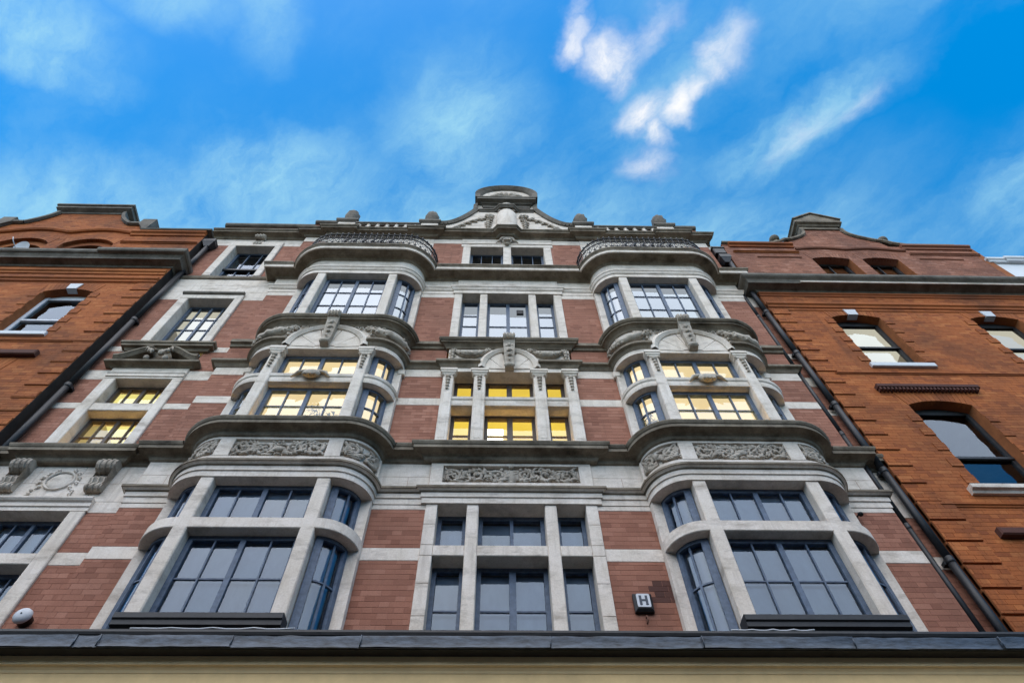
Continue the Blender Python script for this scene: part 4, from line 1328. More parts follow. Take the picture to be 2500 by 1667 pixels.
# ---------------------------------------------------------------- ironwork balconies
for c in (-BC, BC):
    t = thing('balcony_railing', 'black wrought iron railing round the top of the %s bay' % ('left' if c < 0 else 'right'), 'railing', (c, 0, 0), 'wrought iron balcony railings')
    off = .20
    def ring(z, n=12, o_=off):
        p = bay_path(c, n); mt_ = mitres(p)
        mt_[0] = (-1, 0); mt_[-1] = (1, 0)
        return [(x + a * o_, y + b * o_, z) for (x, y), (a, b) in zip(p, mt_)]
    pr = ring(0, 14)
    for z, r_, nm in ((16.02, .016, 'bottom_rail'), (16.60, .014, 'middle_rail'), (16.84, .022, 'top_rail')):
        MB().tube([(x, y, z) for x, y, _ in pr], r_, 6).build(nm, 'iron', t)
    # walk the rail and stand a baluster every 0.14 m
    cum = [0]
    for i in range(1, len(pr)): cum.append(cum[-1] + math.dist(pr[i][:2], pr[i - 1][:2]))
    nb = int(cum[-1] / .145)
    proto = None
    for k in range(nb + 1):
        s_ = cum[-1] * k / nb
        i = max(j for j in range(len(cum)) if cum[j] <= s_ + 1e-6); i = min(i, len(cum) - 2)
        f = (s_ - cum[i]) / max(cum[i + 1] - cum[i], 1e-6)
        x = pr[i][0] + (pr[i + 1][0] - pr[i][0]) * f; y = pr[i][1] + (pr[i + 1][1] - pr[i][1]) * f
        ang = math.atan2(pr[i + 1][1] - pr[i][1], pr[i + 1][0] - pr[i][0])
        if proto is None:
            mb = MB()
            mb.tube([(0, 0, 15.9), (0, 0, 16.84)], .010, 5)
            for sg in (-1, 1):
                mb.tube([(sg * (.012 + .045 * math.sin(q * .55)), 0, 16.62 + .20 * q / 8) for q in range(9)], .008, 4)
                mb.tube([(sg * (.01 + .052 * abs(math.sin(q * .52))), 0, 16.06 + .50 * q / 12) for q in range(13)], .008, 4)
            mb.ball((0, 0, 16.34), .026, 6, 4); mb.ball((0, 0, 16.92), (.022, .022, .05), 6, 4)
            me = mb.build('baluster', 'iron', None, None)
            proto = me.data
            bpy.data.objects.remove(me)
        o = bpy.data.objects.new('baluster', proto)
        sc.collection.objects.link(o)
        o.parent = t; o.location = (x - c, y, 0); o.rotation_euler = (0, 0, ang)
    # wrought panel of scrolls at the middle of the front
    mb = MB(); fm = lambda u, w_, o: (c + u, -BP - off - .02 - o, w_)
    for k in range(6):
        u = -.55 + .22 * k
        spiral(mb, fm, u, 16.30, .11, 1.5, k, 1 if k % 2 else -1, .016, 0, 1)
        leaf(mb, fm, u, 16.1, u + .12, 16.5, .03, 0, .01)
    mb.build('scroll_panel', 'iron', t)

# ================================================================== NEIGHBOURING BRICK HOUSES
OR = 'brick_orange'
def arc_top(x0, x1, spring, rise, n=10):
    # segmental arch points left to right
    hw = (x1 - x0) / 2; c = (x0 + x1) / 2
    rad = (hw * hw + rise * rise) / (2 * rise)
    zc = spring + rise - rad
    a = math.asin(hw / rad)
    return [(c + rad * math.sin(-a + 2 * a * i / n), zc + rad * math.cos(-a + 2 * a * i / n)) for i in range(n + 1)]
def arched_opening(Hs, wall, x0, x1, z0, spring, rise, y, mtb, top=.26, depth=.30, splay=.10):
    """gauged brick arch over an opening (x0,x1); returns the hole that the brick wall must leave"""
    at = arc_top(x0, x1, spring, rise, 14)
    zt = spring + rise + top
    n = len(at) - 1
    mb = MB()
    for i in range(n):
        (xa, za), (xb, zb) = at[i], at[i + 1]
        fa, fb = i / n, (i + 1) / n
        ta, tb = x0 - splay + (x1 - x0 + 2 * splay) * fa, x0 - splay + (x1 - x0 + 2 * splay) * fb
        g = .004
        mb.prism([(xa + g, za), (xb - g, zb), (tb - g, zt), (ta + g, zt)], y - .003, y + .1)
    mb.build('brick_arch', mtb, wall, 'stuff')
    # triangles at the sides, and the arch soffit with reveals
    sd = MB()
    sd.prism([(x0 - splay, zt), (x0 - splay, spring - .0), (x0, spring)], y + .006, y + .28)
    sd.prism([(x1 + splay, zt), (x1, spring), (x1 + splay, spring)], y + .006, y + .28)
    pl = [(x0 - splay, zt)] + [(x, z) for x, z in at] + [(x1 + splay, zt)]
    sd.prism(pl, y + .05, y + .28)
    sd.build('arch_backing', mtb, wall)
    rv = MB()
    rv.box(x0 - .1, x0 - .0015, y + .012, y + .28, z0, spring); rv.box(x1 + .0015, x1 + .1, y + .012, y + .28, z0, spring)
    rv.build('window_reveal', mtb, wall)
    return (x0 - splay, x1 + splay, spring, zt), (x0, x1, z0, spring)
def sash(Hs, x0, x1, z0, zt, y, mid, mt, rise):
    """two-light sash whose head follows the arch"""
    w_ = window(Hs, x0, x1, z0, zt, y, [], [mid], mt, .07, .05, name='sash_window')
    at = arc_top(x0, x1, zt - .02, rise, 10)
    MB().prism(at + [(x1, zt - .1), (x0, zt - .1)], y - .028, y + .05).build('sash_head', mt, w_)
    MB().box(x0 + .02, x1 - .02, y - .055, y - .01, mid - .035, mid + .02).build('meeting_rail', mt, w_)
    return w_
def quoins(Hs, x0, x1, zlist, y, ch, mtb, pr=.022, h=.2, name='quoin'):
    for z in zlist:
        p = BX(name, 'mortar_orange', Hs, x0, x1, y - pr + .008, y + .05, z, z + h)
        bl = list(lay(x0, x1, z + .002, z + h, y, ch))
        brickwork(p, bl, y - pr, mtb, .004)
def toothing(Hs, xj, side, z0, z1, pitch, phase, y, ch, mtb):
    z = phase + math.ceil((z0 - phase) / pitch) * pitch
    while z + .2 < z1:
        a, b = sorted((xj + side * .001, xj + side * .20))
        p = BX('jamb_quoin', 'mortar_orange', Hs, a, b, y - .010, y + .05, z, z + .2)
        brickwork(p, list(lay(a, b, z + .002, z + .2, y, ch)), y - .018, mtb, .004)
        z += pitch

# ------------------------------------------------------------------ left house
HL = thing('brick_house', 'orange brick house on the left with a blocky curved gable and dark cornice', 'building', (-12.05, 0, 0))
YL, CL = -.15, .080
GLC = -12.05
def gl_half(z):
    if z < 18.22: return 3.85
    if z < 18.80: return 2.10 - .32 * (z - 18.22) / .58
    if z < 19.72: return .92 + .52 * (1 - (z - 18.80) / .92) ** 1.8
    return None
spanL = lambda z: (None if gl_half(z) is None else (GLC - gl_half(z) - (.35 if z < 18.22 else 0), GLC + gl_half(z)))
wallL = MB()
hl = []
WLX = (-10.49, -9.38)
WALLL = thing  # placeholder
aw = [(-11.66, -10.34), (-13.36, -12.04)]
holes_open = [(WLX[0], WLX[1], 12.40, 14.42), (WLX[0], WLX[1], 8.6, 11.02), (aw[0][0], aw[0][1], 16.0, 17.36), (aw[1][0], aw[1][1], 16.0, 17.36)]
holes_arch = []
for (x0, x1, z0, z1), rise, top in ((holes_open[0], .15, .26), (holes_open[1], .15, .28), (holes_open[2], .36, .03), (holes_open[3], .36, .03)):
    holes_arch.append((x0 - .10, x1 + .10, z1, z1 + rise + top))
backing(wallL, -16.2, -8.2, -ZO, 18.2, YL + .0035, YL + .30, holes_open + holes_arch)
zz = 18.2
while zz < 19.7:
    h_ = gl_half(min(zz + .03, 19.7))
    wallL.box(GLC - h_, GLC + h_, YL + .0035, YL + .30, zz, zz + .0605); zz += .06
wallL.box(-16.2, -8.2, YL + .3, 3.0, 16.0, 16.1)
wallL.box(-8.45, -8.2, YL + .302, 3.0, -ZO, 18.2)
WLo = wallL.build('brick_wall', 'mortar_orange', HL)
bl = list(lay(-15.5, -8.2, 8.4, 19.72, YL, CL, holes_open + holes_arch, spanL))
brickwork(WLo, bl, YL, OR, single=lambda u, v, a, b: u > -9.6 and 9.3 < a < 11.2, limit=150)
for (x0, x1, z0, z1), rise, top in ((holes_open[0], .15, .26), (holes_open[1], .15, .28), (holes_open[2], .36, .03), (holes_open[3], .36, .03)):
    arched_opening(HL, WLo, x0, x1, z0, z1, rise, YL, OR, top)
# party wall return, sooty: thin dark sheet painting in its shade
BX('wall_return_shade', 'soot_shade', HL, -8.199, -8.190, YL + .004, .12, 4, 18.2)
w_ = sash(HL, WLX[0], WLX[1], 12.46, 14.47, YL + .22, 13.36, 'frame_white', .14)
for x0, x1 in ((WLX[0], WLX[0] + .09), (WLX[1] - .09, WLX[1])): BX('frame_liner', 'frame_white', w_, x0 + .001, x1 - .001, YL + .17, YL + .185, 12.46, 14.45)
BX('sill', 'white_paint', HL, WLX[0] - .1, WLX[1] + .10, YL - .06, YL + .2, 12.33, 12.46, .012)
mb = MB(); mb.prism([(-10.05, 14.555), (-9.83, 14.555), (-9.79, 14.81), (-10.08, 14.81)], YL - .025, YL + .12); mb.build('keystone', 'white_paint', HL)
sash(HL, WLX[0], WLX[1], 8.6, 11.05, YL + .22, 10.0, 'frame_dark', .14)
for a, b in aw:
    w_ = window(HL, a, b, 15.95, 17.40, YL + .24, [(a + b) / 2], [], 'frame_dark', .08)
    mbx = MB(); at = arc_top(a + .13, b - .13, 17.2, .3, 10)
    mbx.prism([(a, 16.0), (a, 17.75), (b, 17.75), (b, 16.0), (b - .13, 16.0)] + at[::-1] + [(a + .13, 16.0)], YL + .10, YL + .20)
    mbx.build('inner_arch', OR, HL)
# mouldings
def strips(Hs, x0, x1, y, items, mt, name='string_course'):
    for z0, z1, p in items:
        MB().sweep([(x0, y), (x1, y)], [(-.04, z0), (p * .35, z0), (p * .5, z0 + (z1 - z0) * .4), (p, z0 + (z1 - z0) * .55), (p, z1 - .015), (-.04, z1)]).build(name, mt, Hs)
strips(HL, -15.5, -8.2, YL, [(15.40, 15.58, .07), (14.97, 15.16, .07)], OR)
strips(HL, -15.5, -8.62, YL, [(14.90, 14.94, .02), (12.10, 12.16, .035)], OR)
MB().sweep([(-15.5, YL), (-8.2, YL), (-8.2, YL + .3)], [(-.1, 15.78), (.02, 15.80), (.04, 15.86), (.12, 15.88), (.21, 15.89), (.22, 15.96), (.25, 16.02), (.29, 16.08), (.31, 16.12), (.31, 16.20), (-.1, 16.28)]).build('cornice', 'stone_coping', HL)
MB().sweep([(-15.5, YL), (-9.72, YL), (-9.72, YL - .05), (-8.2, YL - .05), (-8.2, YL + .3)], [(.0, 16.0), (.30, 16.06), (.325, 16.10), (.325, 16.205), (0, 16.27)]).build('cornice_lip', 'stone_coping', HL)
BX('label_moulding', 'brick_old_and_shade', HL, -10.9, -8.98, YL - .10, YL, 11.50, 11.66, .02)
# wavy string over the attic arches
mb = MB(); n = 40
pts = []
for i in range(n + 1):
    x = -14.2 + 4.0 * i / n
    k = 0
    for a, b in aw:
        cc = (a + b) / 2
        k = max(k, .24 * math.cos(min(abs(x - cc) / .98, 1) * math.pi / 2) ** 1.2)
    pts.append((x, 18.02 + k))
vs = []
for x, z in pts: vs += [(x, YL + .02, z - .02), (x, YL - .05, z), (x, YL - .08, z + .05), (x, YL - .08, z + .09), (x, YL + .02, z + .12)]
mb.add(vs, [(i * 5 + j, i * 5 + j + 1, i * 5 + j + 6, i * 5 + j + 5) for i in range(n) for j in range(4)])
mb.build('wavy_string', OR, HL)
strips(HL, -10.2, -8.2, YL, [(17.98, 18.22, .10), (17.42, 17.5, .06)], OR)
MB().sweep([(-10.0, YL), (-8.2, YL), (-8.2, YL + .3)], [(-.2, 18.2), (.12, 18.2), (.14, 18.25), (-.2, 18.29)]).build('coping', 'stone_coping', HL)
# gable coping: stepped blocks, hollow curves, flat cap
for sg in (-1, 1):
    mb = MB()
    pr = [(GLC + sg * 2.12, 18.22), (GLC + sg * 1.78, 18.80), (GLC + sg * 1.45, 18.80)] + [(GLC + sg * gl_half(18.80 + .9 * k / 8), 18.80 + .9 * k / 8) for k in range(1, 9)]
    for i in range(len(pr) - 1):
        (xa, za), (xb, zb) = pr[i], pr[i + 1]
        dx, dz = xb - xa, zb - za; l = math.hypot(dx, dz); nx, nz = -dz / l, dx / l
        if nz < 0 or (abs(nz) < .02 and nx * sg < 0): nx, nz = -nx, -nz
        vs = []
        for (x, z) in ((xa, za), (xb, zb)):
            vs += [(x - nx * .05, YL - .02, z - nz * .05), (x - nx * .02, YL - .09, z - nz * .02), (x + nx * .07, YL - .09, z + nz * .07), (x + nx * .07, YL + .36, z + nz * .07), (x - nx * .05, YL + .36, z - nz * .05)]
        mb.add(vs, [(j, j + 1, j + 6, j + 5) for j in range(4)])
    mb.prism([(GLC + sg * a, z) for a, z in ((1.76, 18.74), (2.14, 18.18), (2.14, 19.07), (1.76, 19.07))], YL - .10, YL + .42)
    mb.build('gable_coping', 'stone_coping', HL)
MB().sweep([(GLC - .92, YL + .4), (GLC - .92, YL), (GLC + .92, YL), (GLC + .92, YL + .4)], [(-.3, 19.66), (.02, 19.66), (.04, 19.72), (.10, 19.76), (.16, 19.80), (.16, 19.92), (.20, 19.94), (.20, 20.02), (-.3, 20.06)]).build('gable_cap', 'stone_coping', HL)
MB().slab([(GLC - .95, YL - .02), (GLC + .95, YL - .02), (GLC + .95, YL + .4), (GLC - .95, YL + .4)], 19.68, 20.03).build('gable_cap', 'stone_coping', HL)
quoins(HL, -8.62, -8.2, [9.34 + .4 * k for k in range(14)], YL, CL, OR)
for sg, xj in ((-1, WLX[0]), (1, WLX[1])):
    toothing(HL, xj, sg, 12.5, 14.4, .4, 9.34, YL, CL, OR); toothing(HL, xj, sg, 9.2, 11.0, .4, 9.34, YL, CL, OR)
rl = MB(); rl.box(-15.9, -8.5, .9, 1.0, 8, 18.2); rl.build('room', 'dark_room', HL)

# ------------------------------------------------------------------ right house
HR = thing('brick_house', 'orange brick house on the right with a small pediment and two balls on its gable', 'building', (9.46, 0, 0))
YR, CR, GRC = -.06, .0818, 9.30
def gr_half(z):
    if z < 18.22: return 3.55
    if z < 18.62: return 1.42 - .15 * (z - 18.22) / .4
    if z < 19.32: return .60 + .66 * (1 - (z - 18.62) / .70) ** 1.9
    if z < 19.56: return .58
    return None
spanR = lambda z: None if gr_half(z) is None else (GRC - gr_half(z), GRC + gr_half(z))
W1 = [(7.23, 8.33), (10.38, 11.48)]
AW = [(8.16, 9.18), (9.52, 10.50)]
ho = [(W1[0][0], W1[0][1], 11.72, 13.80), (W1[1][0], W1[1][1], 11.72, 13.80), (7.19, 8.36, 8.05, 10.34), (10.34, 11.52, 8.05, 10.34), (*AW[0], 16.0, 17.28), (*AW[1], 16.0, 17.28)]
rises = [.14, .14, .13, .13, .12, .12]
tops = [.24, .24, .26, .26, .24, .24]
ha = [(a - .1, b + .1, d, d + r_ + t_) for (a, b, c_, d), r_, t_ in zip(ho, rises, tops)]
mbw = MB()
backing(mbw, 5.97, 13.05, -ZO, 18.2, YR + .0035, YR + .30, ho + ha)
zz = 18.2
while zz < 19.55:
    h_ = gr_half(min(zz + .03, 19.5)); mbw.box(GRC - h_, GRC + h_, YR + .0035, YR + .30, zz, zz + .0605); zz += .06
mbw.box(5.97, 13.05, YR + .3, 3.0, 15.8, 15.9); mbw.box(12.8, 13.05, YR + .302, 3, -ZO, 18.2)
WRo = mbw.build('brick_wall', 'mortar_orange', HR)
upper = list(lay(5.97, 13.05, 15.2, 19.56, YR, CR, ho + ha, spanR))
lower = list(lay(5.97, 13.05, 4.6, 15.2, YR, CR, ho + ha, spanR))
brickwork(WRo, lower, YR, OR, single=lambda u, v, a, b: u < 7.6 and 5.6 < a < 8.2, limit=290)
UW = BX('attic_wall', 'mortar_orange', HR, 6.2, 12.8, YR + .302, YR + .31, 16.2, 18.0)
brickwork(UW, upper, YR, 'brick_brown')
for (a, b, c_, d), r_, t_ in zip(ho, rises, tops):
    arched_opening(HR, WRo, a, b, c_, d, r_, YR, 'brick_brown' if d > 15 else OR, t_)
for a, b in W1:
    sash(HR, a, b, 11.76, 13.85, YR + .22, 12.75, 'frame_dark', .13)
    BX('sill', 'white_paint', HR, a - .1, b + .1, YR - .06, YR + .2, 11.62, 11.755, .012)
    cm = (a + b) / 2
    mb = MB(); mb.prism([(cm - .11, 13.915), (cm + .11, 13.915), (cm + .14, 14.16), (cm - .14, 14.16)], YR - .025, YR + .12); mb.build('keystone', 'white_paint', HR)
for a, b in ((7.19, 8.36), (10.34, 11.52)):
    sash(HR, a, b, 8.08, 10.40, YR + .22, 9.05, 'frame_dark', .12)
    MB().sweep([(a - .28, YR), (b + .28, YR)], [(-.2, 7.92), (.05, 7.92), (.07, 7.96), (.12, 7.98), (.12, 8.06), (-.2, 8.09)]).build('sill', 'stone', HR)
    # dentilled label over the window
    p = BX('label_moulding', 'brick_old_and_shade', HR, a - .36, b + .40, YR - .10, YR, 10.80, 10.90, .012)  # colour darkened to paint in the label's shadow
    nd = 26
    for k in range(nd):
        xx = a - .34 + (b - a + .72) * k / nd
        BX('dentil', 'brick_old_and_shade', p, xx, xx + .035, YR - .085, YR, 10.73, 10.80)
for a, b in AW:
    window(HR, a, b, 15.95, 17.38, YR + .24, [(a + b) / 2], [], 'frame_dark', .08)
BX('label_moulding', 'brick_old_and_shade', HR, 6.78, 8.9, YR - .10, YR, 7.04, 7.18, .02)
strips(HR, 5.97, 13.0, YR, [(14.86, 15.02, .05), (14.26, 14.46, .07)], OR)
strips(HR, 6.3, 13.0, YR, [(14.10, 14.14, .02), (11.36, 11.42, .035), (7.66, 7.73, .04)], OR)
MB().sweep([(5.97, YR + .25), (5.97, YR), (13.0, YR)], [(-.1, 15.05), (.02, 15.06), (.05, 15.11), (.14, 15.13), (.23, 15.14), (.245, 15.20), (.27, 15.25), (.33, 15.30), (.355, 15.34), (.355, 15.43), (-.1, 15.50)]).build('cornice', 'stone_coping', HR)
MB().sweep([(7.0, YR), (13.0, YR)], [(.24, 15.155), (.26, 15.15), (.275, 15.19), (.25, 15.22)]).build('cornice_lip', 'stone', HR)
strips(HR, 6.15, 7.95, YR, [(18.02, 18.24, .10), (17.62, 17.70, .06)], OR); strips(HR, 11.0, 12.95, YR, [(18.02, 18.24, .10), (17.62, 17.70, .06)], 'brick_brown')
strips(HR, 6.7, 7.9, YR, [(17.30, 17.34, .03)], 'brick_brown'); strips(HR, 11.1, 12.3, YR, [(17.30, 17.34, .03)], 'brick_brown')
# wavy string over attic arches
mb = MB(); pts = []
for i in range(41):
    x = 7.95 + 3.05 * i / 40; k = 0
    for a, b in AW: k = max(k, .12 * math.cos(min(abs(x - (a + b) / 2) / .75, 1) * math.pi / 2))
    pts.append((x, 17.86 + k))
vs = []
for x, z in pts: vs += [(x, YR + .02, z - .02), (x, YR - .04, z), (x, YR - .06, z + .04), (x, YR - .06, z + .07), (x, YR + .02, z + .09)]
mb.add(vs, [(i * 5 + j, i * 5 + j + 1, i * 5 + j + 6, i * 5 + j + 5) for i in range(40) for j in range(4)])
mb.build('wavy_string', 'brick_brown', HR)
for sg in (-1, 1):
    mb = MB()
    pr = [(GRC + sg * 3.3, 18.28), (GRC + sg * 1.95, 18.28), (GRC + sg * 1.62, 18.42), (GRC + sg * 1.40, 18.62)]
    pr += [(GRC + sg * gr_half(18.63 + .66 * k / 8), 18.63 + .66 * k / 8) for k in range(0, 9)] + [(GRC + sg * .60, 19.56)]
    for i in range(len(pr) - 1):
        (xa, za), (xb, zb) = pr[i], pr[i + 1]
        dx, dz = xb - xa, zb - za; l = math.hypot(dx, dz) or 1; nx, nz = -dz / l, dx / l
        if nz < 0 or (abs(nz) < .02 and nx * sg < 0): nx, nz = -nx, -nz
        vs = []
        for (x, z) in ((xa, za), (xb, zb)):
            vs += [(x - nx * .05, YR - .02, z - nz * .05), (x - nx * .02, YR - .07, z - nz * .02), (x + nx * .05, YR - .07, z + nz * .05), (x + nx * .05, YR + .36, z + nz * .05), (x - nx * .05, YR + .36, z - nz * .05)]
        mb.add(vs, [(j, j + 1, j + 6, j + 5) for j in range(4)])
    mb.build('gable_coping', 'stone_moulding', HR)
for sg in (-1, 1):
    p = MB(); p.tube([(GRC + sg * 1.58, YR + .1, 18.55), (GRC + sg * 1.58, YR + .1, 18.80)], [.12, .07], 8); p = p.build('ball_pedestal', 'stone_moulding', HR)
    q = MB(); q.ball((GRC + sg * 1.58, YR + .08, 18.90), .145, 14, 10); q.build('ball_finial', 'stone_coping', p)
cp = MB()
cp.box(GRC - .56, GRC + .56, YR - .04, YR + .40, 19.50, 19.74)
cp.sweep([(GRC - .58, YR + .4), (GRC - .58, YR - .04), (GRC + .58, YR - .04), (GRC + .58, YR + .4)], [(-.1, 19.66), (.03, 19.68), (.06, 19.74), (.13, 19.78), (.13, 19.86), (-.1, 19.90)])
cp.prism([(GRC - .70, 19.87), (GRC + .70, 19.87), (GRC + .70, 19.93), (GRC, 20.46), (GRC - .70, 19.93)], YR - .17, YR + .40)
cp.build('gable_pediment', 'stone_moulding', HR)
mb = MB(); mb.prism([(GRC - .70, 19.935), (GRC, 20.465), (GRC + .70, 19.935), (GRC + .74, 19.97), (GRC, 20.53), (GRC - .74, 19.97)], YR - .22, YR + .42); mb.build('pediment_coping', 'stone_moulding', HR)
quoins(HR, 5.97, 6.36, [7.78 + .409 * k for k in range(16)], YR, CR, OR)
for k in range(6):
    z = 5.32 + .409 * k
    p = BX('quoin', 'mortar_orange', HR, 5.97, 6.50, YR - .022, YR + .05, z + .03, z + .395)
    brickwork(p, list(lay(5.97, 6.50, z + .03, z + .395, YR, CR)), YR - .03, OR, .008)
for a, b in W1:
    for sg, xj in ((-1, a), (1, b)): toothing(HR, xj, sg, 11.75, 13.8, .409, 7.78, YR, CR, OR)
for a, b in ((7.19, 8.36),):
    for sg, xj in ((-1, a), (1, b)): toothing(HR, xj, sg, 8.1, 10.3, .409, 7.78, YR, CR, OR)
# rooms: the upper one is lit
def side_room(Hs, x0, x1, z0, z1, y0, y1, wm_, cm_):
    r = MB(); t = .05
    r.box(x0, x1, y1, y1 + t, z0, z1); r.box(x0 - t, x0, y0, y1, z0, z1); r.box(x1, x1 + t, y0, y1, z0, z1)
    r = r.build('room', wm_, Hs)
    MB().box(x0, x1, y0, y1, z0 - t, z0).build('floor', 'dark_room', r); MB().box(x0, x1, y0, y1, z1, z1 + t).build('ceiling', cm_, r)
side_room(HR, 6.4, 9.2, 11.4, 14.0, .27, 2.5, 'plaster', 'glow_white')
side_room(HR, 9.6, 12.4, 11.4, 14.0, .27, 2.5, 'plaster', 'glow_white')
side_room(HR, 6.4, 12.4, 7.7, 10.6, .27, 2.5, 'dark_room', 'dark_room')
side_room(HR, 6.8, 12.2, 15.9, 17.6, .27, 2.5, 'dark_room', 'dark_room')
side_room(HL, -11.4, -8.6, 12.1, 14.7, .16, 2.5, 'dark_room', 'dark_room')
side_room(HL, -11.4, -8.6, 8.4, 11.3, .16, 2.5, 'dark_room', 'dark_room')
side_room(HL, -14.2, -9.6, 15.9, 17.9, .16, 2.5, 'dark_room', 'dark_room')
BX('party_slot_shade', 'soot_shade', HR, 5.90, 5.969, .02, .12, 4.0, 18.2)  # dark strip painting in the shadow between pipe and right house

# ------------------------------------------------------------------ white house at the far right
HW = thing('white_house', 'white rendered house end at the far right edge', 'building', (16, 0, 0))
BX('wall', 'white_wall', HW, 13.06, 22, -.02, 3.0, -ZO, 17.2)
MB().sweep([(13.02, 1.0), (13.02, -.02), (13.5, -.02), (13.5, -.06), (22, -.06)], [(-.3, 17.2), (.06, 17.2), (.08, 17.26), (.12, 17.30), (.12, 17.38), (-.3, 17.42)]).build('coping', 'white_wall', HW)
for k in range(3):
    window(HW, 14.2 + 2.2 * k, 15.2 + 2.2 * k, 13.0, 15.0, -.03, [14.7 + 2.2 * k], [14.0], 'frame_dark', .06)

# ------------------------------------------------------------------ shopfront below
SH = thing('shopfront', 'cream painted shop fascia under a black and lead covered cornice', 'shopfront', (-1, 0, 0))
SX0, SX1 = -8.2, 8.5
MB().box(SX0, SX1, -.50, .0, 4.52, 4.9).build('cornice_core', 'black_paint', SH)
MB().box(SX0, SX1, -.40, .0, -ZO, 4.52).build('shop_wall', 'black_paint', SH)
MB().sweep([(SX0, -.70), (SX1, -.70)], [(.0, 4.895), (.055, 4.90), (.065, 4.93), (.06, 4.96), (.0, 4.972), (-.2, 4.99), (-.2, 4.895)]).build('lead_roll', 'black_paint', SH)
xs = [SX0, -6.3, -4.55, -4.3, -2.95, -1.62, .35, 1.95, 3.55, 5.12, 6.6, SX1]
rs = random.Random(4)
for i in range(len(xs) - 1):
    n = 9; vs = []; y0 = -.750 - .010 * (i % 2)
    for k in range(n + 1):
        x = xs[i] - .012 + (xs[i + 1] - xs[i] + .022) * k / n
        for j, z in enumerate((4.755, 4.80, 4.845, 4.892)):
            vs.append((x, y0 + rs.uniform(-.006, .006) + (.008 if j in (1,) else 0), z + rs.uniform(-.003, .003)))
    mb = MB(); mb.add(vs, [(k * 4 + j, k * 4 + j + 4, k * 4 + j + 5, k * 4 + j + 1) for k in range(n) for j in range(3)], True)
    mb.tube([(xs[i], y0 - .004, 4.755), (xs[i] + .006, y0 - .008, 4.82), (xs[i] + .002, y0 - .004, 4.893)], .007, 5)
    o = mb.build('lead_sheet', 'lead', SH)
MB().sweep([(SX0, -.73), (SX1, -.73)], [(0, 4.752), (.016, 4.752), (.014, 4.897), (-.03, 4.897), (-.03, 4.752)]).build('cornice_fascia', 'lead', SH)
MB().sweep([(SX0, -.70), (SX1, -.70)], [(-.2, 4.758), (.028, 4.746), (.03, 4.775), (-.2, 4.90)]).build('cornice_soffit', 'black_paint', SH)
MB().sweep([(SX0, -.56), (SX1, -.56)], [(-.1, 4.60), (-.01, 4.60), (.0, 4.625), (.02, 4.65), (.045, 4.66), (.05, 4.757), (-.1, 4.757)]).build('fascia_moulding', 'cream_paint', SH)
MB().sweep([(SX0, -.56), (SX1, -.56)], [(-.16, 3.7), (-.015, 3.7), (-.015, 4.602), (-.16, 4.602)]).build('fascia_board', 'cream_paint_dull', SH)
for (x0, x1, z, nm) in ((-4.06, -2.34, 4.985, 'left'), (2.30, 3.20, 4.985, 'right')):
    mb = MB(); mb.tube([(x0 + (x1 - x0) * k / 12, -.74 + .006 * math.sin(k * 1.9), z + .006 * math.sin(k * 2.3)) for k in range(13)], .009, 6)
    tag(mb.build('cable', 'white_paint', None), 'thin white cable along the cornice below the %s bay' % nm, 'cable', 'white cables on the shop cornice')

# ------------------------------------------------------------------ drainpipes
def drainpipe(x, y, z0, z1, r, label, hop=None, mt='iron', collars=1.75):
    t = thing('drainpipe', label, 'drainpipe', (x, y, 0), 'cast iron drainpipes')
    z = z0
    while z < z1 - .02:
        zb = min(z + collars, z1)
        MB().tube([(x, y, z), (x, y, zb)], r, 12).build('pipe', mt, t)
        if zb < z1:
            mb = MB(); mb.tube([(x, y, zb - .10), (x, y, zb - .09), (x, y, zb - .05), (x, y, zb - .045), (x, y, zb + .0), (x, y, zb + .01)], [r, r * 1.16, r * 1.16, r * 1.08, r * 1.16, r], 12)
            mb.box(x - r * 1.5, x + r * 1.5, y + r * .3, y + r * 1.6, zb - .09, zb - .03)
            mb.build('collar', mt, t)
        z = zb
    if hop:
        hx, hz, hw, hh = hop
        mb = MB()
        vs = []
        for (zz_, a, b0, b1) in ((hz, r * 1.1, -r, r), (hz + hh * .5, hw, -.12, .10), (hz + hh * .55, hw * 1.08, -.13, .10), (hz + hh, hw * 1.08, -.13, .10)):
            vs += [(hx - a, y + b0, zz_), (hx + a, y + b0, zz_), (hx + a, y + b1, zz_), (hx - a, y + b1, zz_)]
        mb.add(vs, [(i * 4 + j, i * 4 + (j + 1) % 4, i * 4 + 4 + (j + 1) % 4, i * 4 + 4 + j) for i in range(3) for j in range(4)] + [(3, 2, 1, 0), (12, 13, 14, 15)])
        mb.build('hopper_head', mt, t)
    return t
drainpipe(-8.02, -.005, 3.0, 17.60, .062, 'black cast iron drainpipe between the left brick house and the pink house', (-8.02, 17.55, .15, .36), collars=2.6)
drainpipe(5.86, -.03, 3.0, 16.95, .057, 'thick black drainpipe against the edge of the right brick house', (5.78, 16.9, .14, .38), collars=1.85)
drainpipe(5.665, .04, 3.0, 15.55, .042, 'thinner black drainpipe beside the right bay of the pink house', None, collars=2.2)
tk = thing('gutter_box', 'black metal gutter box at the top right corner of the pink house', 'gutter', (5.75, 0, 0))
BX('box', 'iron', tk, 5.62, 5.94, -.10, .1, 17.50, 17.86, .02); BX('lid', 'iron', tk, 5.60, 5.96, -.12, .1, 17.86, 17.93, .01)
MB().tube([(5.90, -.03, 16.3), (5.90, -.03, 17.5)], .04, 10).build('pipe', 'iron', tk)

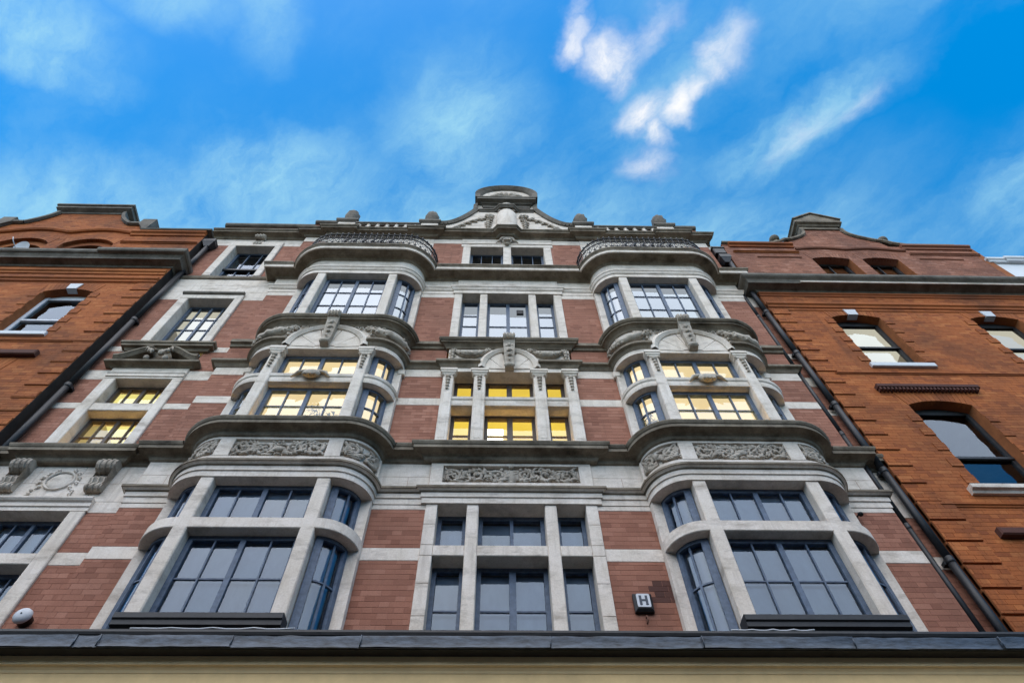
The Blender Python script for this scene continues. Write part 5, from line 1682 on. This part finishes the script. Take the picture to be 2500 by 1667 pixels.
# ------------------------------------------------------------------ small things on the walls
def at_z(z): return z + ZO
sg_ = thing('letter_sign', 'small square sign with a dark letter H beside the right bay', 'sign', (1.60, -.05, at_z(5.8)))
mb = MB(); mb.bbox(1.485, 1.72, -.075, -.003, 5.80, 6.07, .03); mb.build('casing', 'black_paint', sg_)
def rrect(x0, x1, z0, z1, r, n=4):
    o = []
    for cx_, cz_, a0 in ((x1 - r, z0 + r, -90), (x1 - r, z1 - r, 0), (x0 + r, z1 - r, 90), (x0 + r, z0 + r, 180)):
        o += [(cx_ + r * math.cos(R(a0 + 90 * k / n)), cz_ + r * math.sin(R(a0 + 90 * k / n))) for k in range(n + 1)]
    return o
MB().prism(rrect(1.520, 1.685, 5.842, 6.042, .02), -.083, -.07).build('plate', 'white_paint', sg_)
mb = MB()
mb.prism([(1.550, 5.872), (1.580, 5.872), (1.580, 5.930), (1.625, 5.930), (1.625, 5.872), (1.655, 5.872), (1.655, 6.012), (1.625, 6.012), (1.625, 5.956), (1.580, 5.956), (1.580, 6.012), (1.550, 6.012)], -.088, -.081)
mb.build('letter', 'navy_paint', sg_)
be = thing('alarm_bell', 'white round alarm bell low on the wall at the far left', 'alarm bell', (-5.84, 0, at_z(5.7)))
def lathe_y(mb, cx_, cz_, prof, seg=20):
    k = len(prof); vs = []
    for j in range(seg):
        a = 2 * math.pi * j / seg
        vs += [(cx_ + r_ * math.cos(a), y_, cz_ + r_ * math.sin(a)) for r_, y_ in prof]
    mb.add(vs, [(j * k + i, ((j + 1) % seg) * k + i, ((j + 1) % seg) * k + i + 1, j * k + i + 1) for j in range(seg) for i in range(k - 1)], True)
mb = MB(); lathe_y(mb, -5.845, 5.735, [(.001, -.062), (.04, -.061), (.075, -.052), (.098, -.035), (.108, -.01), (.106, .0), (.09, .004)]); mb.build('gong', 'white_paint', be)
mb = MB(); lathe_y(mb, -5.845, 5.735, [(.085, -.01), (.085, .098), (.001, .098)]); mb.build('back_box', 'black_paint', be)
mb = MB(); lathe_y(mb, -5.845, 5.735, [(.001, -.070), (.010, -.068), (.011, -.058)], 8); mb.build('screw', 'black_paint', be)
ds = thing('satellite_dish', 'small white satellite dish on the ledge of the left brick house', 'satellite dish', (-12.2, -.3, at_z(16.25)))
mb = MB()
cx_, cy_, cz_ = -12.2, -.34, 16.55
k1 = 7; seg = 18; vs = []
for i in range(k1):
    q = i / (k1 - 1)
    for j in range(seg):
        a = 2 * math.pi * j / seg
        u, v_ = .20 * q * math.cos(a), .26 * q * math.sin(a)
        dpt = .06 * (1 - q * q)
        vs.append((cx_ + u * .85 + dpt * .5, cy_ + .12 * u + dpt - .25 * v_, cz_ + v_))
mb.add(vs, [(i * seg + j, i * seg + (j + 1) % seg, (i + 1) * seg + (j + 1) % seg, (i + 1) * seg + j) for i in range(k1 - 1) for j in range(seg)], True)
mb.build('reflector', 'white_paint', ds)
MB().tube([(cx_, cy_ + .06, cz_ - .2), (cx_ - .14, cy_ - .2, cz_ + .02), (cx_ - .17, cy_ - .24, cz_ + .1)], .012, 6).build('feed_arm', 'white_paint', ds)
MB().tube([(cx_ + .06, cy_ + .08, cz_), (cx_ + .08, cy_ + .12, 16.2)], .02, 8).build('mast', 'iron', ds)
sp = thing('spotlight', 'tiny black spotlight under the stone band right of the right bay', 'spotlight', (5.0, -.05, at_z(7.4)))
MB().tube([(5.0, 0.0, 7.52), (5.0, -.09, 7.50)], .012, 6).build('bracket', 'iron', sp)
MB().tube([(5.0, -.08, 7.50), (4.97, -.14, 7.42)], [.022, .035], 10).build('lamp_head', 'iron', sp)
fb = thing('junction_box', 'small white box on the shop cornice beside the drainpipes', 'electrical box', (5.2, -.4, at_z(5.0)))
mb = MB(); mb.bbox(5.18, 5.32, -.52, -.36, 4.99, 5.13, .015); mb.build('box', 'white_paint', fb); MB().tube([(5.32, -.44, 5.01), (5.44, -.46, 5.0), (5.5, -.46, 4.985)], .012, 6).build('cable_tail', 'white_paint', fb)
hk = MB(); hk.tube([(1.61, .0, 5.74), (1.61, -.04, 5.745), (1.612, -.055, 5.71), (1.608, -.05, 5.66), (1.60, -.03, 5.63)], .010, 6)
tag(hk.build('wall_hook', 'rust', None), 'rusty little hook in the brick below the letter sign', 'hook')
an = thing('roof_aerial', 'small metal aerial bracket in the gap left of the pink house roof', 'aerial', (-8.35, .3, at_z(18.2)))
MB().tube([(-8.35, .3, 18.2), (-8.35, .3, 19.3)], .03, 8).build('mast', 'iron', an)
for k in range(3): MB().tube([(-8.55, .3, 18.7 + .22 * k), (-8.22, .3, 18.76 + .22 * k)], .018, 6).build('crossbar', 'iron', an)
MB().box(-8.45, -8.30, .24, .34, 18.62, 18.98).build('bracket_plate', 'frame_white', an)

# palm plants in the lit windows
def palm(name, label, x, y, z, h, seed):
    t = thing(name, label, 'plant', (x, y, at_z(z)), 'potted palms behind the lit windows')
    mb = MB(); mb.tube([(x, y, z), (x, y, z + .05), (x, y, z + .28), (x, y, z + .30)], [.11, .12, .16, .165], 12); mb.build('pot', 'terracotta', t)
    rr = random.Random(seed)
    for k in range(9):
        a = rr.uniform(0, 6.28); sp_ = rr.uniform(.12, .30); hh = h * rr.uniform(.7, 1.0)
        pts = [(x + sp_ * math.cos(a) * f ** 1.6, y + .5 * sp_ * math.sin(a) * f ** 1.6, z + .28 + hh * (f - .28 * f ** 3)) for f in (0, .2, .4, .6, .8, 1)]
        mb = MB(); mb.tube(pts, [.010, .009, .008, .006, .005, .003], 5)
        for f in range(2, 6):
            px_, py_, pz_ = pts[f]
            for s2 in (-1, 1):
                for m2 in range(2):
                    d = rr.uniform(.10, .2)
                    b = a + s2 * (1.0 + .3 * m2)
                    mb.add([(px_, py_, pz_), (px_ + d * .5 * math.cos(b) - .014 * math.sin(b), py_ + d * .4 * math.sin(b), pz_ + .05), (px_ + d * math.cos(b), py_ + d * .8 * math.sin(b), pz_ - .02), (px_ + d * .5 * math.cos(b) + .014 * math.sin(b), py_ + d * .4 * math.sin(b), pz_ + .03)], [(0, 1, 2, 3)])
        mb.build('frond', 'leaf', t)
palm('potted_palm', 'palm behind the curved left pane of the lit right bay', BC - 1.0, -.04, 8.95, .95, 3)
palm('potted_palm', 'palm behind the middle panes of the lit left bay', -BC + .25, -.02, 8.95, 1.0, 5)
